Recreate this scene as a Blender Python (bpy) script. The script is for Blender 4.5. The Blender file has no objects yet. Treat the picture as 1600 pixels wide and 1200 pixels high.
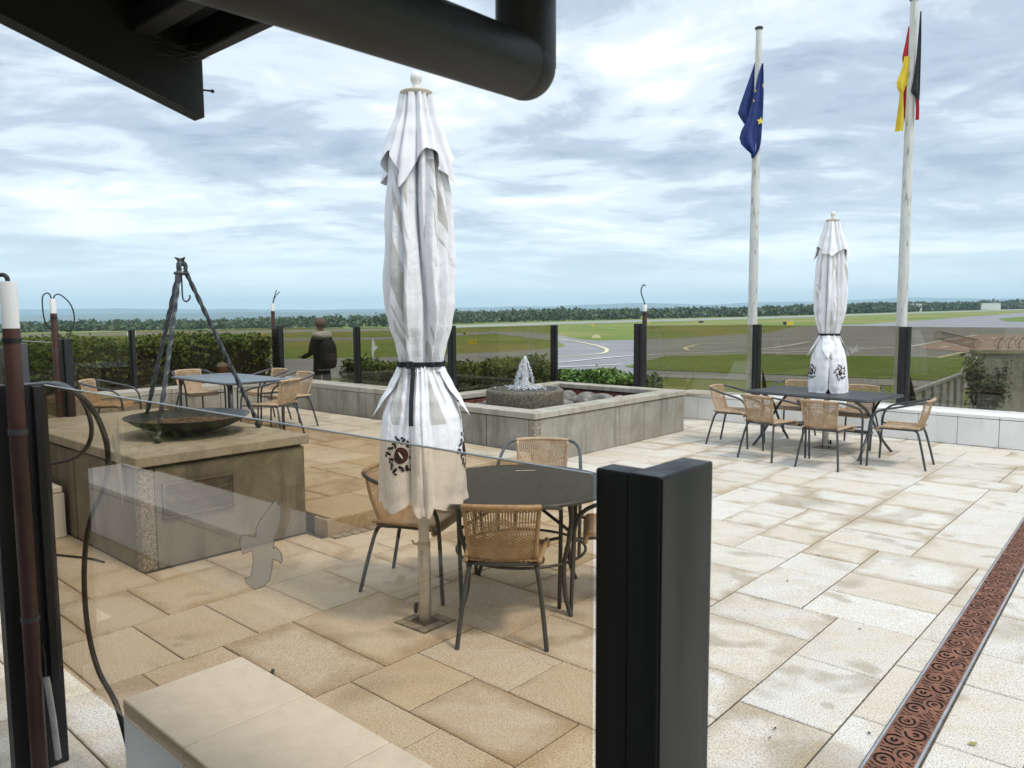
import bpy, bmesh, math, random
from mathutils import Vector, Matrix
random.seed(7)
R = math.radians
scene = bpy.context.scene
COL = scene.collection

# ------------------------------------------------------------------ camera
cam_d = bpy.data.cameras.new("camera")
cam = bpy.data.objects.new("camera", cam_d)
COL.objects.link(cam)
cam_d.sensor_width = 36.0
cam_d.lens = 27.0
cam_d.clip_start = 0.05
cam_d.clip_end = 30000.0
PITCH, ROLL = R(-5.3), R(0.35)
_f = Vector((0, math.cos(PITCH), math.sin(PITCH)))
_r = Vector((1, 0, 0))
_u = _r.cross(_f)
_r2 = _r * math.cos(ROLL) - _u * math.sin(ROLL)
_u2 = _u * math.cos(ROLL) + _r * math.sin(ROLL)
m = Matrix((_r2, _u2, -_f)).transposed().to_4x4()
m.translation = Vector((0, 0, 1.75))
cam.matrix_world = m
cam_d.dof.use_dof = True
cam_d.dof.focus_distance = 6.5
cam_d.dof.aperture_fstop = 9.0
scene.camera = cam

# ------------------------------------------------------------------ sky
SUN_EL, SUN_AZ = R(58), R(126)          # azimuth clockwise from +Y
world = bpy.data.worlds.new("World")
scene.world = world
world.use_nodes = True
nt = world.node_tree
nt.nodes.clear()
def N(t, kind, **kw):
    n = t.nodes.new(kind)
    for k, v in kw.items():
        setattr(n, k, v)
    return n
def mathn(t, op, a, b=None, c=None, clamp=False):
    n = t.nodes.new("ShaderNodeMath"); n.operation = op; n.use_clamp = clamp
    for i, x in enumerate((a, b, c)):
        if x is None: continue
        if isinstance(x, (int, float)): n.inputs[i].default_value = x
        else: t.links.new(x, n.inputs[i])
    return n.outputs[0]
def ramp(t, fac, stops, interp='LINEAR'):
    n = t.nodes.new("ShaderNodeValToRGB")
    n.color_ramp.interpolation = interp
    e = n.color_ramp.elements
    while len(e) < len(stops): e.new(0.5)
    for el, (p, c) in zip(e, stops):
        el.position = p
        el.color = (c, c, c, 1) if isinstance(c, (int, float)) else (c[0], c[1], c[2], 1)
    t.links.new(fac, n.inputs[0])
    return n.outputs[0]
def mixc(t, fac, a, b, mode='MIX'):
    n = t.nodes.new("ShaderNodeMix"); n.data_type = 'RGBA'; n.blend_type = mode
    for i, x in ((0, fac), (6, a), (7, b)):
        if isinstance(x, (int, float)): n.inputs[i].default_value = x
        elif isinstance(x, (tuple, list)): n.inputs[i].default_value = (x[0], x[1], x[2], 1)
        else: t.links.new(x, n.inputs[i])
    return n.outputs[2]
def noise(t, vec, scale, detail=4.0, rough=0.55, dist=0.0):
    n = t.nodes.new("ShaderNodeTexNoise")
    n.inputs['Scale'].default_value = scale
    n.inputs['Detail'].default_value = detail
    n.inputs['Roughness'].default_value = rough
    n.inputs['Distortion'].default_value = dist
    if vec is not None: t.links.new(vec, n.inputs['Vector'])
    return n.outputs[0]

tc = N(nt, "ShaderNodeTexCoord")
sep = N(nt, "ShaderNodeSeparateXYZ")
nt.links.new(tc.outputs['Generated'], sep.inputs[0])
zc = mathn(nt, 'MAXIMUM', sep.outputs[2], 0.0)
den = mathn(nt, 'ADD', zc, 0.10)
px = mathn(nt, 'DIVIDE', sep.outputs[0], den)
py = mathn(nt, 'DIVIDE', sep.outputs[1], den)
cmb = N(nt, "ShaderNodeCombineXYZ")
nt.links.new(px, cmb.inputs[0]); nt.links.new(py, cmb.inputs[1])
mp = N(nt, "ShaderNodeMapping")
mp.inputs['Rotation'].default_value = (0, 0, R(-14))
mp.inputs['Scale'].default_value = (0.80, 1.0, 1.0)
mp.inputs['Location'].default_value = (3.1, 1.7, 0.4)
nt.links.new(cmb.outputs[0], mp.inputs[0])
n1 = noise(nt, mp.outputs[0], 0.85, 7.0, 0.56, 0.5)
n2 = noise(nt, mp.outputs[0], 2.4, 9.0, 0.62, 0.6)
cl = mathn(nt, 'ADD', mathn(nt, 'MULTIPLY', n1, 0.66), mathn(nt, 'MULTIPLY', n2, 0.34))
cloud_col = ramp(nt, cl, [(0.38, (0.31, 0.38, 0.49)), (0.455, (0.46, 0.54, 0.65)), (0.525, (0.72, 0.80, 0.87)), (0.60, (0.99, 1.03, 1.06)), (0.72, (1.16, 1.16, 1.16))], 'EASE')
# towards the horizon the layer closes to an even pale blue
hz = ramp(nt, sep.outputs[2], [(0.0, 1.0), (0.04, 0.80), (0.11, 0.28), (0.22, 0.0)])
cloud_col2 = mixc(nt, hz, cloud_col, (0.74, 0.87, 0.95))
# an overcast sky is brighter overhead than at the horizon
zen = ramp(nt, sep.outputs[2], [(0.0, 1.0), (0.35, 1.0), (1.0, 1.7)])
cloud_col3 = mixc(nt, 1.0, cloud_col2, zen, 'MULTIPLY')
sky = N(nt, "ShaderNodeTexSky")
sky.sky_type = 'NISHITA'
sky.sun_disc = False
sky.sun_elevation = SUN_EL
sky.sun_rotation = SUN_AZ
bg_sky = N(nt, "ShaderNodeBackground"); bg_sky.inputs[1].default_value = 0.10
nt.links.new(sky.outputs[0], bg_sky.inputs[0])
bg_cl = N(nt, "ShaderNodeBackground"); bg_cl.inputs[1].default_value = 0.86
nt.links.new(cloud_col3, bg_cl.inputs[0])
mx = N(nt, "ShaderNodeMixShader"); mx.inputs[0].default_value = 0.90
nt.links.new(bg_sky.outputs[0], mx.inputs[1]); nt.links.new(bg_cl.outputs[0], mx.inputs[2])
wo = N(nt, "ShaderNodeOutputWorld")
nt.links.new(mx.outputs[0], wo.inputs[0])

sun_d = bpy.data.lights.new("sun", 'SUN')
sun_d.energy = 1.5
sun_d.angle = R(11)
sun_d.color = (1.0, 0.95, 0.87)
sun = bpy.data.objects.new("sun", sun_d)
COL.objects.link(sun)
sdir = Vector((math.sin(SUN_AZ) * math.cos(SUN_EL), math.cos(SUN_AZ) * math.cos(SUN_EL), math.sin(SUN_EL)))
sun.rotation_euler = (-sdir).to_track_quat('-Z', 'Y').to_euler()

vs = scene.view_settings
vs.view_transform = 'Standard'
vs.look = 'None'
vs.gamma = 1.0
vs.use_curve_mapping = False
vs.exposure = 0.56
scene.cycles.use_denoising = True
scene.cycles.max_bounces = 7
scene.cycles.diffuse_bounces = 3
scene.cycles.glossy_bounces = 3
scene.cycles.transmission_bounces = 4
scene.cycles.volume_bounces = 1
scene.cycles.transparent_max_bounces = 16
scene.cycles.caustics_reflective = False
scene.cycles.caustics_refractive = False

# ------------------------------------------------------------------ helpers
GA = R(42)                                   # the terrace grid: u runs right-towards, v right-away
UX, UY = math.cos(GA), -math.sin(GA)
VX, VY = math.sin(GA), math.cos(GA)
def W(u, v, z=0.0):
    return Vector((u * UX + v * VX, u * UY + v * VY, z))

class MB:
    """collects polygons; origin ox,oy,oz is subtracted from everything"""
    def __init__(s, o=(0, 0, 0)):
        s.v = []; s.f = []; s.o = o
    def add(s, vs_, fs_):
        b = len(s.v)
        s.v += [(x - s.o[0], y - s.o[1], z - s.o[2]) for x, y, z in vs_]
        s.f += [tuple(i + b for i in f) for f in fs_]
        return s
    def box(s, x0, x1, y0, y1, z0, z1):
        return s.add([(x0, y0, z0), (x1, y0, z0), (x1, y1, z0), (x0, y1, z0), (x0, y0, z1), (x1, y0, z1), (x1, y1, z1), (x0, y1, z1)],
                     [(3, 2, 1, 0), (4, 5, 6, 7), (0, 1, 5, 4), (1, 2, 6, 5), (2, 3, 7, 6), (3, 0, 4, 7)])
    def cbox(s, x0, x1, y0, y1, z0, z1, c=0.006):
        """box with every edge chamfered"""
        vv = []; idx = {}
        X, Y, Z = (x0, x1), (y0, y1), (z0, z1)
        for i in (0, 1):
            for j in (0, 1):
                for k in (0, 1):
                    sx, sy, sz = (1 - 2 * i), (1 - 2 * j), (1 - 2 * k)
                    for a in range(3):
                        p = [X[i] + sx * c, Y[j] + sy * c, Z[k] + sz * c]
                        p[a] = (X[i], Y[j], Z[k])[a]
                        idx[(i, j, k, a)] = len(vv); vv.append(tuple(p))
        I = lambda i, j, k, a: idx[(i, j, k, a)]
        ff = []
        for i in (0, 1): ff.append((I(i, 0, 0, 0), I(i, 1, 0, 0), I(i, 1, 1, 0), I(i, 0, 1, 0)))
        for j in (0, 1): ff.append((I(0, j, 0, 1), I(1, j, 0, 1), I(1, j, 1, 1), I(0, j, 1, 1)))
        for k in (0, 1): ff.append((I(0, 0, k, 2), I(1, 0, k, 2), I(1, 1, k, 2), I(0, 1, k, 2)))
        for i in (0, 1):
            for j in (0, 1):
                ff.append((I(i, j, 0, 0), I(i, j, 1, 0), I(i, j, 1, 1), I(i, j, 0, 1)))
                ff.append((I(i, 0, j, 0), I(i, 1, j, 0), I(i, 1, j, 2), I(i, 0, j, 2)))
                ff.append((I(0, i, j, 1), I(1, i, j, 1), I(1, i, j, 2), I(0, i, j, 2)))
                for k in (0, 1): ff.append((I(i, j, k, 0), I(i, j, k, 1), I(i, j, k, 2)))
        return s.add(vv, ff)
    def tube(s, pts, r, n=8, caps=True, twist=0.0):
        pts = [Vector(p) for p in pts]
        rs = r if isinstance(r, (list, tuple)) else [r] * len(pts)
        t0 = (pts[1] - pts[0]).normalized()
        a = Vector((0, 0, 1)) if abs(t0.z) < 0.9 else Vector((1, 0, 0))
        nrm = (a - t0 * a.dot(t0)).normalized()
        vv = []; ff = []
        ln = 0.0
        for i, p in enumerate(pts):
            t = (pts[min(i + 1, len(pts) - 1)] - pts[max(i - 1, 0)]).normalized()
            nrm = (nrm - t * nrm.dot(t)).normalized()
            b = t.cross(nrm)
            if i: ln += (p - pts[i - 1]).length
            for k in range(n):
                an = 2 * math.pi * k / n + twist * ln
                vv.append(tuple(p + (nrm * math.cos(an) + b * math.sin(an)) * rs[i]))
        for i in range(len(pts) - 1):
            for k in range(n):
                ff.append((i * n + k, i * n + (k + 1) % n, (i + 1) * n + (k + 1) % n, (i + 1) * n + k))
        if caps:
            ff.append(tuple(reversed(range(n))))
            ff.append(tuple((len(pts) - 1) * n + k for k in range(n)))
        return s.add(vv, ff)
    def lathe(s, prof, n=24, c=(0, 0, 0), cap=True):
        vv = []; ff = []
        for r, z in prof:
            for k in range(n):
                an = 2 * math.pi * k / n
                vv.append((c[0] + r * math.cos(an), c[1] + r * math.sin(an), c[2] + z))
        for i in range(len(prof) - 1):
            for k in range(n):
                ff.append((i * n + k, i * n + (k + 1) % n, (i + 1) * n + (k + 1) % n, (i + 1) * n + k))
        if cap:
            ff.append(tuple(reversed(range(n)))); ff.append(tuple((len(prof) - 1) * n + k for k in range(n)))
        return s.add(vv, ff)
    def ball(s, c, r, n=8, m_=6, sq=(1, 1, 1), jit=0.0, rnd=random):
        vv = [(c[0], c[1], c[2] + r * sq[2])]; ff = []
        for i in range(1, m_):
            ph = math.pi * i / m_
            for k in range(n):
                th = 2 * math.pi * k / n
                q = r * (1 + rnd.uniform(-jit, jit))
                vv.append((c[0] + q * sq[0] * math.sin(ph) * math.cos(th), c[1] + q * sq[1] * math.sin(ph) * math.sin(th), c[2] + q * sq[2] * math.cos(ph)))
        vv.append((c[0], c[1], c[2] - r * sq[2]))
        for k in range(n): ff.append((0, 1 + k, 1 + (k + 1) % n))
        for i in range(m_ - 2):
            for k in range(n):
                a = 1 + i * n; ff.append((a + k, a + n + k, a + n + (k + 1) % n, a + (k + 1) % n))
        a = 1 + (m_ - 2) * n
        for k in range(n): ff.append((len(vv) - 1, a + (k + 1) % n, a + k))
        return s.add(vv, ff)
    def grid(s, fn, nu, nv, closed=False):
        vv = []; ff = []
        cu = nu if closed else nu + 1
        for j in range(nv + 1):
            for i in range(cu): vv.append(tuple(fn(i / nu, j / nv)))
        for j in range(nv):
            for i in range(nu):
                a = j * cu + i; b = j * cu + (i + 1) % cu
                ff.append((a, b, b + cu, a + cu))
        return s.add(vv, ff)
    def prism(s, pts, axis_vec):
        """flat outline (3d points) extruded along axis_vec"""
        n = len(pts); a = Vector(axis_vec)
        vv = [tuple(p) for p in pts] + [tuple(Vector(p) + a) for p in pts]
        ff = [tuple(reversed(range(n))), tuple(range(n, 2 * n))] + [(i, (i + 1) % n, n + (i + 1) % n, n + i) for i in range(n)]
        return s.add(vv, ff)
    def mesh(s, name):
        me = bpy.data.meshes.new(name)
        me.from_pydata(s.v, [], s.f)
        bm = bmesh.new(); bm.from_mesh(me)
        bmesh.ops.recalc_face_normals(bm, faces=bm.faces)
        bm.to_mesh(me); bm.free()
        return me
    def build(s, name, mat, parent=None, smooth=False, angle=None):
        me = s.mesh(name)
        return place(name, me, mat, parent, smooth, angle)

def place(name, me, mat, parent=None, smooth=False, angle=None):
    o = bpy.data.objects.new(name, me)
    if mat is not None and not me.materials: me.materials.append(mat)
    if smooth:
        me.polygons.foreach_set('use_smooth', [True] * len(me.polygons))
        if angle is not None:
            me.set_sharp_from_angle(angle=R(angle))
    COL.objects.link(o)
    if parent is not None: o.parent = parent
    return o
def tag(o, label=None, cat=None, group=None, kind=None):
    if label: o['label'] = label
    if cat: o['category'] = cat
    if group: o['group'] = group
    if kind: o['kind'] = kind
    return o
def thing(name, label, cat, loc=(0, 0, 0), rz=0.0, group=None, kind=None):
    o = bpy.data.objects.new(name, None)
    o.empty_display_size = 0.1
    COL.objects.link(o)
    o.location = loc; o.rotation_euler = (0, 0, rz)
    return tag(o, label, cat, group, kind)
def uvthing(name, label, cat, u, v, z=0.0, group=None, kind=None):
    """a thing whose own axes are the terrace grid; build with MB(o=(u,v,z))"""
    return thing(name, label, cat, W(u, v, z), -GA, group, kind)
def copy_tree(o, parent=None):
    c = o.copy(); COL.objects.link(c); c.parent = parent
    for ch in list(o.children): copy_tree(ch, c)
    return c
def catmull(pts, k=6):
    P = [Vector(p) for p in pts]; out = []
    for i in range(len(P) - 1):
        p0 = P[max(i - 1, 0)]; p1 = P[i]; p2 = P[i + 1]; p3 = P[min(i + 2, len(P) - 1)]
        for j in range(k):
            t = j / k
            out.append(0.5 * ((2 * p1) + (p2 - p0) * t + (2 * p0 - 5 * p1 + 4 * p2 - p3) * t * t + (3 * p1 - p0 - 3 * p2 + p3) * t ** 3))
    out.append(P[-1]); return out
def lerp_table(tab, z):
    for (a, ra), (b, rb) in zip(tab, tab[1:]):
        if (a - z) * (b - z) <= 0 and a != b:
            t = (z - a) / (b - a); t = t * t * (3 - 2 * t) * 0.5 + t * 0.5
            return ra + (rb - ra) * t
    return tab[0][1] if abs(z - tab[0][0]) < abs(z - tab[-1][0]) else tab[-1][1]

# ------------------------------------------------------------------ materials
def newmat(name):
    mt = bpy.data.materials.new(name); mt.use_nodes = True
    t = mt.node_tree
    return mt, t, t.nodes["Principled BSDF"]
def setcol(t, b, col):
    if isinstance(col, (tuple, list)): b.inputs['Base Color'].default_value = (col[0], col[1], col[2], 1)
    else: t.links.new(col, b.inputs['Base Color'])
def bump(t, b, h, strength=0.3, dist=0.01):
    n = t.nodes.new("ShaderNodeBump"); n.inputs['Strength'].default_value = strength; n.inputs['Distance'].default_value = dist
    t.links.new(h, n.inputs['Height']); t.links.new(n.outputs[0], b.inputs['Normal'])
def pos(t): return t.nodes.new("ShaderNodeNewGeometry").outputs['Position']
def objc(t): return t.nodes.new("ShaderNodeTexCoord").outputs['Object']
def orand(t): return t.nodes.new("ShaderNodeObjectInfo").outputs['Random']
def pmat(name, c1, c2, scale=4.0, rough=0.6, bs=0.0, bscale=60.0, metal=0.0, spec=0.5, world_=False, lo=0.35, hi=0.65, coat=0.0, bdist=0.004):
    mt, t, b = newmat(name)
    vec = pos(t) if world_ else objc(t)
    n = noise(t, vec, scale, 6.0, 0.6)
    setcol(t, b, ramp(t, n, [(lo, c1), (hi, c2)]))
    b.inputs['Roughness'].default_value = rough
    b.inputs['Metallic'].default_value = metal
    b.inputs['Specular IOR Level'].default_value = spec
    if coat: b.inputs['Coat Weight'].default_value = coat
    if bs: bump(t, b, noise(t, vec, bscale, 5.0, 0.6), bs, bdist)
    return mt

def slab_mat(name, base, tan, dark, amt_tan):
    mt, t, b = newmat(name)
    p = pos(t); rn = orand(t)
    big = noise(t, p, 0.55, 3.0, 0.5)
    # per slab tone plus broad drifts of tan
    xs_ = N(t, "ShaderNodeSeparateXYZ"); t.links.new(p, xs_.inputs[0])
    ton = mathn(t, 'ADD', mathn(t, 'ADD', mathn(t, 'MULTIPLY', rn, 0.55), mathn(t, 'MULTIPLY', big, 0.9)), mathn(t, 'MULTIPLY', mathn(t, 'MAXIMUM', mathn(t, 'MINIMUM', xs_.outputs[0], 3.0), -3.0), -0.085))
    c = mixc(t, mathn(t, 'MULTIPLY', ramp(t, ton, [(0.45, 0.0), (0.95, 1.0)]), amt_tan), base, tan)
    # second hue change per slab
    r2 = mathn(t, 'FRACT', mathn(t, 'MULTIPLY', rn, 7.31))
    c = mixc(t, mathn(t, 'MULTIPLY', r2, 0.35), c, (base[0] * 0.80, base[1] * 0.78, base[2] * 0.80))
    # cloudy veins in the stone
    mpn = t.nodes.new("ShaderNodeMapping"); mpn.inputs['Rotation'].default_value = (0, 0, R(35)); mpn.inputs['Scale'].default_value = (1.0, 2.6, 1.0)
    off = t.nodes.new("ShaderNodeVectorMath"); off.operation = 'ADD'
    cm = t.nodes.new("ShaderNodeCombineXYZ"); t.links.new(mathn(t, 'MULTIPLY', rn, 40.0), cm.inputs[0]); t.links.new(mathn(t, 'MULTIPLY', r2, 31.0), cm.inputs[1])
    t.links.new(p, off.inputs[0]); t.links.new(cm.outputs[0], off.inputs[1]); t.links.new(off.outputs[0], mpn.inputs[0])
    v = noise(t, mpn.outputs[0], 2.2, 5.0, 0.6, 0.8)
    c = mixc(t, ramp(t, v, [(0.42, 0.0), (0.72, 0.55)]), c, tan)
    # damp and dirt stains with soft shapes
    st = noise(t, p, 1.15, 3.0, 0.5, 0.6)
    c = mixc(t, ramp(t, st, [(0.58, 0.0), (0.68, 0.66)]), c, dark)
    st2 = noise(t, off.outputs[0], 2.6, 2.0, 0.5, 0.3)
    c = mixc(t, ramp(t, st2, [(0.60, 0.0), (0.69, 0.6)]), c, dark)
    # rounded old spots
    vo = t.nodes.new("ShaderNodeTexVoronoi"); vo.inputs['Scale'].default_value = 1.9; t.links.new(p, vo.inputs['Vector'])
    c = mixc(t, ramp(t, vo.outputs[0], [(0.045, 0.45), (0.075, 0.0)]), c, (0.25, 0.23, 0.20))
    # brown run-off that collects along the edges of some slabs
    ge = N(t, "ShaderNodeSeparateXYZ"); t.links.new(t.nodes.new("ShaderNodeTexCoord").outputs['Generated'], ge.inputs[0])
    ed = lambda o: mathn(t, 'MINIMUM', o, mathn(t, 'SUBTRACT', 1.0, o))
    em = mathn(t, 'MINIMUM', ed(ge.outputs[0]), ed(ge.outputs[1]))
    r3 = mathn(t, 'FRACT', mathn(t, 'MULTIPLY', rn, 13.7))
    ew = mathn(t, 'ADD', em, mathn(t, 'MULTIPLY', mathn(t, 'SUBTRACT', noise(t, off.outputs[0], 3.5, 4.0, 0.6), 0.5), 0.55))
    ek = mathn(t, 'MULTIPLY', ramp(t, ew, [(0.0, 0.75), (0.16, 0.0)]), ramp(t, r3, [(0.25, 0.0), (0.9, 1.0)]))
    c = mixc(t, ek, c, (tan[0] * 0.62, tan[1] * 0.55, tan[2] * 0.45))
    # granite speckle
    sp = noise(t, p, 150.0, 2.0, 0.5)
    c = mixc(t, ramp(t, sp, [(0.36, 0.75), (0.50, 0.0)]), c, (0.21, 0.175, 0.125))
    sp2 = noise(t, p, 95.0, 2.0, 0.5)
    c = mixc(t, ramp(t, sp2, [(0.58, 0.0), (0.72, 0.5)]), c, (0.80, 0.76, 0.66))
    setcol(t, b, c)
    b.inputs['Roughness'].default_value = 0.62
    b.inputs['Specular IOR Level'].default_value = 0.35
    bump(t, b, mathn(t, 'ADD', mathn(t, 'MULTIPLY', sp2, 0.6), mathn(t, 'MULTIPLY', v, 0.8)), 0.28, 0.004)
    return mt
M_SLAB = slab_mat("granite_slab", (0.735, 0.705, 0.64), (0.60, 0.485, 0.315), (0.33, 0.27, 0.18), 0.6)
M_SLABT = slab_mat("tan_granite_slab", (0.64, 0.585, 0.49), (0.46, 0.35, 0.21), (0.28, 0.21, 0.13), 0.85)
M_WALK = slab_mat("dark_walk_slab", (0.13, 0.115, 0.10), (0.10, 0.08, 0.06), (0.06, 0.05, 0.04), 0.6)
M_JOINT = pmat("joint_sand", (0.05, 0.04, 0.028), (0.12, 0.095, 0.065), 30, 0.9)

def concrete_mat(name, a, b_, dark, moss):
    mt, t, b = newmat(name)
    p = pos(t)
    c = ramp(t, noise(t, p, 3.2, 7.0, 0.65, 0.4), [(0.3, a), (0.7, b_)])
    mpn = t.nodes.new("ShaderNodeMapping"); mpn.inputs['Scale'].default_value = (7, 7, 0.9); t.links.new(p, mpn.inputs[0])
    c = mixc(t, ramp(t, noise(t, mpn.outputs[0], 1.0, 5.0, 0.6), [(0.50, 0.0), (0.72, 0.6)]), c, dark)
    c = mixc(t, ramp(t, noise(t, p, 1.7, 4.0, 0.6, 0.5), [(0.54, 0.0), (0.70, 0.5)]), c, moss)
    c = mixc(t, ramp(t, noise(t, p, 120, 2.0, 0.5), [(0.60, 0.0), (0.75, 0.5)]), c, dark)
    setcol(t, b, c); b.inputs['Roughness'].default_value = 0.85; b.inputs['Specular IOR Level'].default_value = 0.25
    bump(t, b, noise(t, p, 70, 6.0, 0.65), 0.35, 0.004)
    return mt
M_CONCD = concrete_mat("dark_stained_concrete", (0.15, 0.137, 0.11), (0.27, 0.25, 0.205), (0.06, 0.054, 0.042), (0.16, 0.135, 0.085))
M_CONC = concrete_mat("weathered_concrete", (0.235, 0.22, 0.18), (0.37, 0.35, 0.30), (0.10, 0.09, 0.07), (0.22, 0.19, 0.12))
M_COPE = concrete_mat("coping_concrete", (0.34, 0.315, 0.26), (0.47, 0.435, 0.365), (0.16, 0.145, 0.11), (0.27, 0.23, 0.15))
M_AGGR = pmat("exposed_aggregate", (0.09, 0.075, 0.055), (0.42, 0.38, 0.30), 75, 0.85, 0.9, 70, bdist=0.01, world_=True, lo=0.4, hi=0.6)
M_BOWLSTONE = pmat("aggregate_drum", (0.045, 0.038, 0.026), (0.24, 0.20, 0.13), 55, 0.55, 0.9, 60, bdist=0.012, world_=True, lo=0.4, hi=0.66)
def white_mat():
    mt, t, b = newmat("white_wall_slab")
    p = pos(t)
    c = ramp(t, noise(t, p, 2.5, 6.0, 0.6, 0.3), [(0.3, (0.77, 0.77, 0.76)), (0.7, (0.87, 0.87, 0.86))])
    mpn = t.nodes.new("ShaderNodeMapping"); mpn.inputs['Scale'].default_value = (9, 9, 1.2); t.links.new(p, mpn.inputs[0])
    c = mixc(t, ramp(t, noise(t, mpn.outputs[0], 1.0, 4.0, 0.6), [(0.55, 0.0), (0.80, 0.35)]), c, (0.50, 0.49, 0.46))
    setcol(t, b, c); b.inputs['Roughness'].default_value = 0.55
    bump(t, b, noise(t, p, 90, 4.0, 0.6), 0.12, 0.003)
    return mt
M_WHITE = white_mat()
M_COPEW = pmat("white_coping", (0.77, 0.76, 0.745), (0.88, 0.875, 0.86), 16, 0.55, 0.35, 120, world_=True, lo=0.3, hi=0.6)
def worn_dark(name, a, dust, rough, streak=(9, 9, 0.7), metal=0.0):
    mt, t, b = newmat(name)
    p = pos(t)
    mpn = t.nodes.new("ShaderNodeMapping"); mpn.inputs['Scale'].default_value = streak; t.links.new(p, mpn.inputs[0])
    st = noise(t, mpn.outputs[0], 1.6, 6.0, 0.65)
    k = mathn(t, 'ADD', ramp(t, st, [(0.45, 0.0), (0.80, 0.55)]), ramp(t, noise(t, p, 130, 3.0, 0.6), [(0.60, 0.0), (0.80, 0.5)]), clamp=True)
    setcol(t, b, mixc(t, k, a, dust))
    t.links.new(ramp(t, st, [(0.3, rough - 0.08), (0.75, rough + 0.22)]), b.inputs['Roughness'])
    b.inputs['Metallic'].default_value = metal
    bump(t, b, noise(t, p, 40, 5.0, 0.6), 0.08, 0.003)
    return mt
M_BLACK = worn_dark("black_powder_coat", (0.011, 0.011, 0.013), (0.055, 0.052, 0.047), 0.42)
M_GREYPOST = pmat("grey_powder_coat", (0.055, 0.057, 0.062), (0.07, 0.073, 0.08), 8, 0.45, spec=0.5)
M_STEELG = pmat("grey_tube_steel", (0.050, 0.055, 0.058), (0.075, 0.08, 0.085), 10, 0.38, 0.05, 180, metal=0.25, spec=0.5)
M_PIPE = pmat("brown_plastic_pipe", (0.050, 0.022, 0.018), (0.085, 0.036, 0.028), 6, 0.42, 0.1, 40)
M_CAPW = pmat("peeling_white_pipe", (0.06, 0.05, 0.045), (0.80, 0.80, 0.79), 14, 0.5, 0.2, 30, lo=0.30, hi=0.36)
M_CABLE = pmat("black_cable", (0.008, 0.008, 0.009), (0.013, 0.013, 0.014), 8, 0.42)
M_IRON = pmat("forged_iron", (0.045, 0.052, 0.056), (0.10, 0.11, 0.115), 25, 0.48, 0.5, 90, metal=0.55, bdist=0.003)
M_BOWL = pmat("fire_bowl_steel", (0.030, 0.034, 0.034), (0.075, 0.08, 0.078), 9, 0.50, 0.3, 60, metal=0.5)
M_ASH = pmat("ash_and_rust", (0.05, 0.028, 0.018), (0.20, 0.14, 0.10), 22, 0.95, 0.9, 40, bdist=0.02)
M_TABLEG = pmat("black_glass_top", (0.012, 0.012, 0.013), (0.02, 0.02, 0.021), 3, 0.32, 0.02, 30, spec=0.12, bdist=0.001)
M_TABLET = pmat("charcoal_slat_top", (0.022, 0.024, 0.027), (0.034, 0.036, 0.040), 12, 0.40, 0.1, 120, spec=0.5)
M_TABLEL = pmat("grey_blue_table_top", (0.14, 0.17, 0.20), (0.18, 0.21, 0.24), 3, 0.30, 0.05, 60, spec=0.5)
def rattan_mat():
    mt, t, b = newmat("honey_rattan")
    p = objc(t)
    c = ramp(t, noise(t, p, 26.0, 5.0, 0.6), [(0.3, (0.36, 0.24, 0.135)), (0.7, (0.53, 0.385, 0.24))])
    c = mixc(t, ramp(t, noise(t, p, 9.0, 3.0, 0.5), [(0.52, 0.0), (0.75, 0.5)]), c, (0.27, 0.165, 0.085))
    setcol(t, b, c); b.inputs['Roughness'].default_value = 0.5
    bump(t, b, noise(t, p, 300, 3.0, 0.5), 0.3, 0.001)
    return mt
M_RATTAN = rattan_mat()
def glass_mat(name, tint, rough=0.0):
    """thin tinted pane: Fresnel reflection over a tinted see-through body"""
    mt, t, b = newmat(name)
    t.nodes.remove(b)
    out = t.nodes["Material Output"]
    fr = N(t, "ShaderNodeFresnel")
    # the pane is thin: treat both faces as air-to-glass
    bf = t.nodes.new("ShaderNodeNewGeometry").outputs['Backfacing']
    t.links.new(mathn(t, 'SUBTRACT', 1.5, mathn(t, 'MULTIPLY', bf, 1.5 - 1 / 1.5)), fr.inputs[0])
    tr = N(t, "ShaderNodeBsdfTransparent"); tr.inputs[0].default_value = (*tint, 1)
    gl = N(t, "ShaderNodeBsdfGlossy"); gl.inputs['Roughness'].default_value = rough
    gl.inputs[0].default_value = (0.9, 0.93, 0.95, 1)
    # dust film: a little diffuse
    df = N(t, "ShaderNodeBsdfDiffuse"); df.inputs[0].default_value = (0.55, 0.50, 0.44, 1)
    dn = ramp(t, noise(t, pos(t), 1.6, 5.0, 0.6), [(0.45, 0.003), (0.75, 0.018)])
    m1 = N(t, "ShaderNodeMixShader"); t.links.new(dn, m1.inputs[0]); t.links.new(tr.outputs[0], m1.inputs[1]); t.links.new(df.outputs[0], m1.inputs[2])
    m2 = N(t, "ShaderNodeMixShader"); t.links.new(fr.outputs[0], m2.inputs[0]); t.links.new(m1.outputs[0], m2.inputs[1]); t.links.new(gl.outputs[0], m2.inputs[2])
    t.links.new(m2.outputs[0], out.inputs[0])
    return mt
M_GLASSN = glass_mat("bronze_glass", (0.91, 0.83, 0.725))       # applied once per face, so squared
M_GLASSF = glass_mat("dark_bronze_glass", (0.735, 0.70, 0.62))
M_GLASSEDGE = pmat("polished_glass_edge", (0.36, 0.36, 0.32), (0.52, 0.52, 0.47), 4, 0.25)
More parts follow.
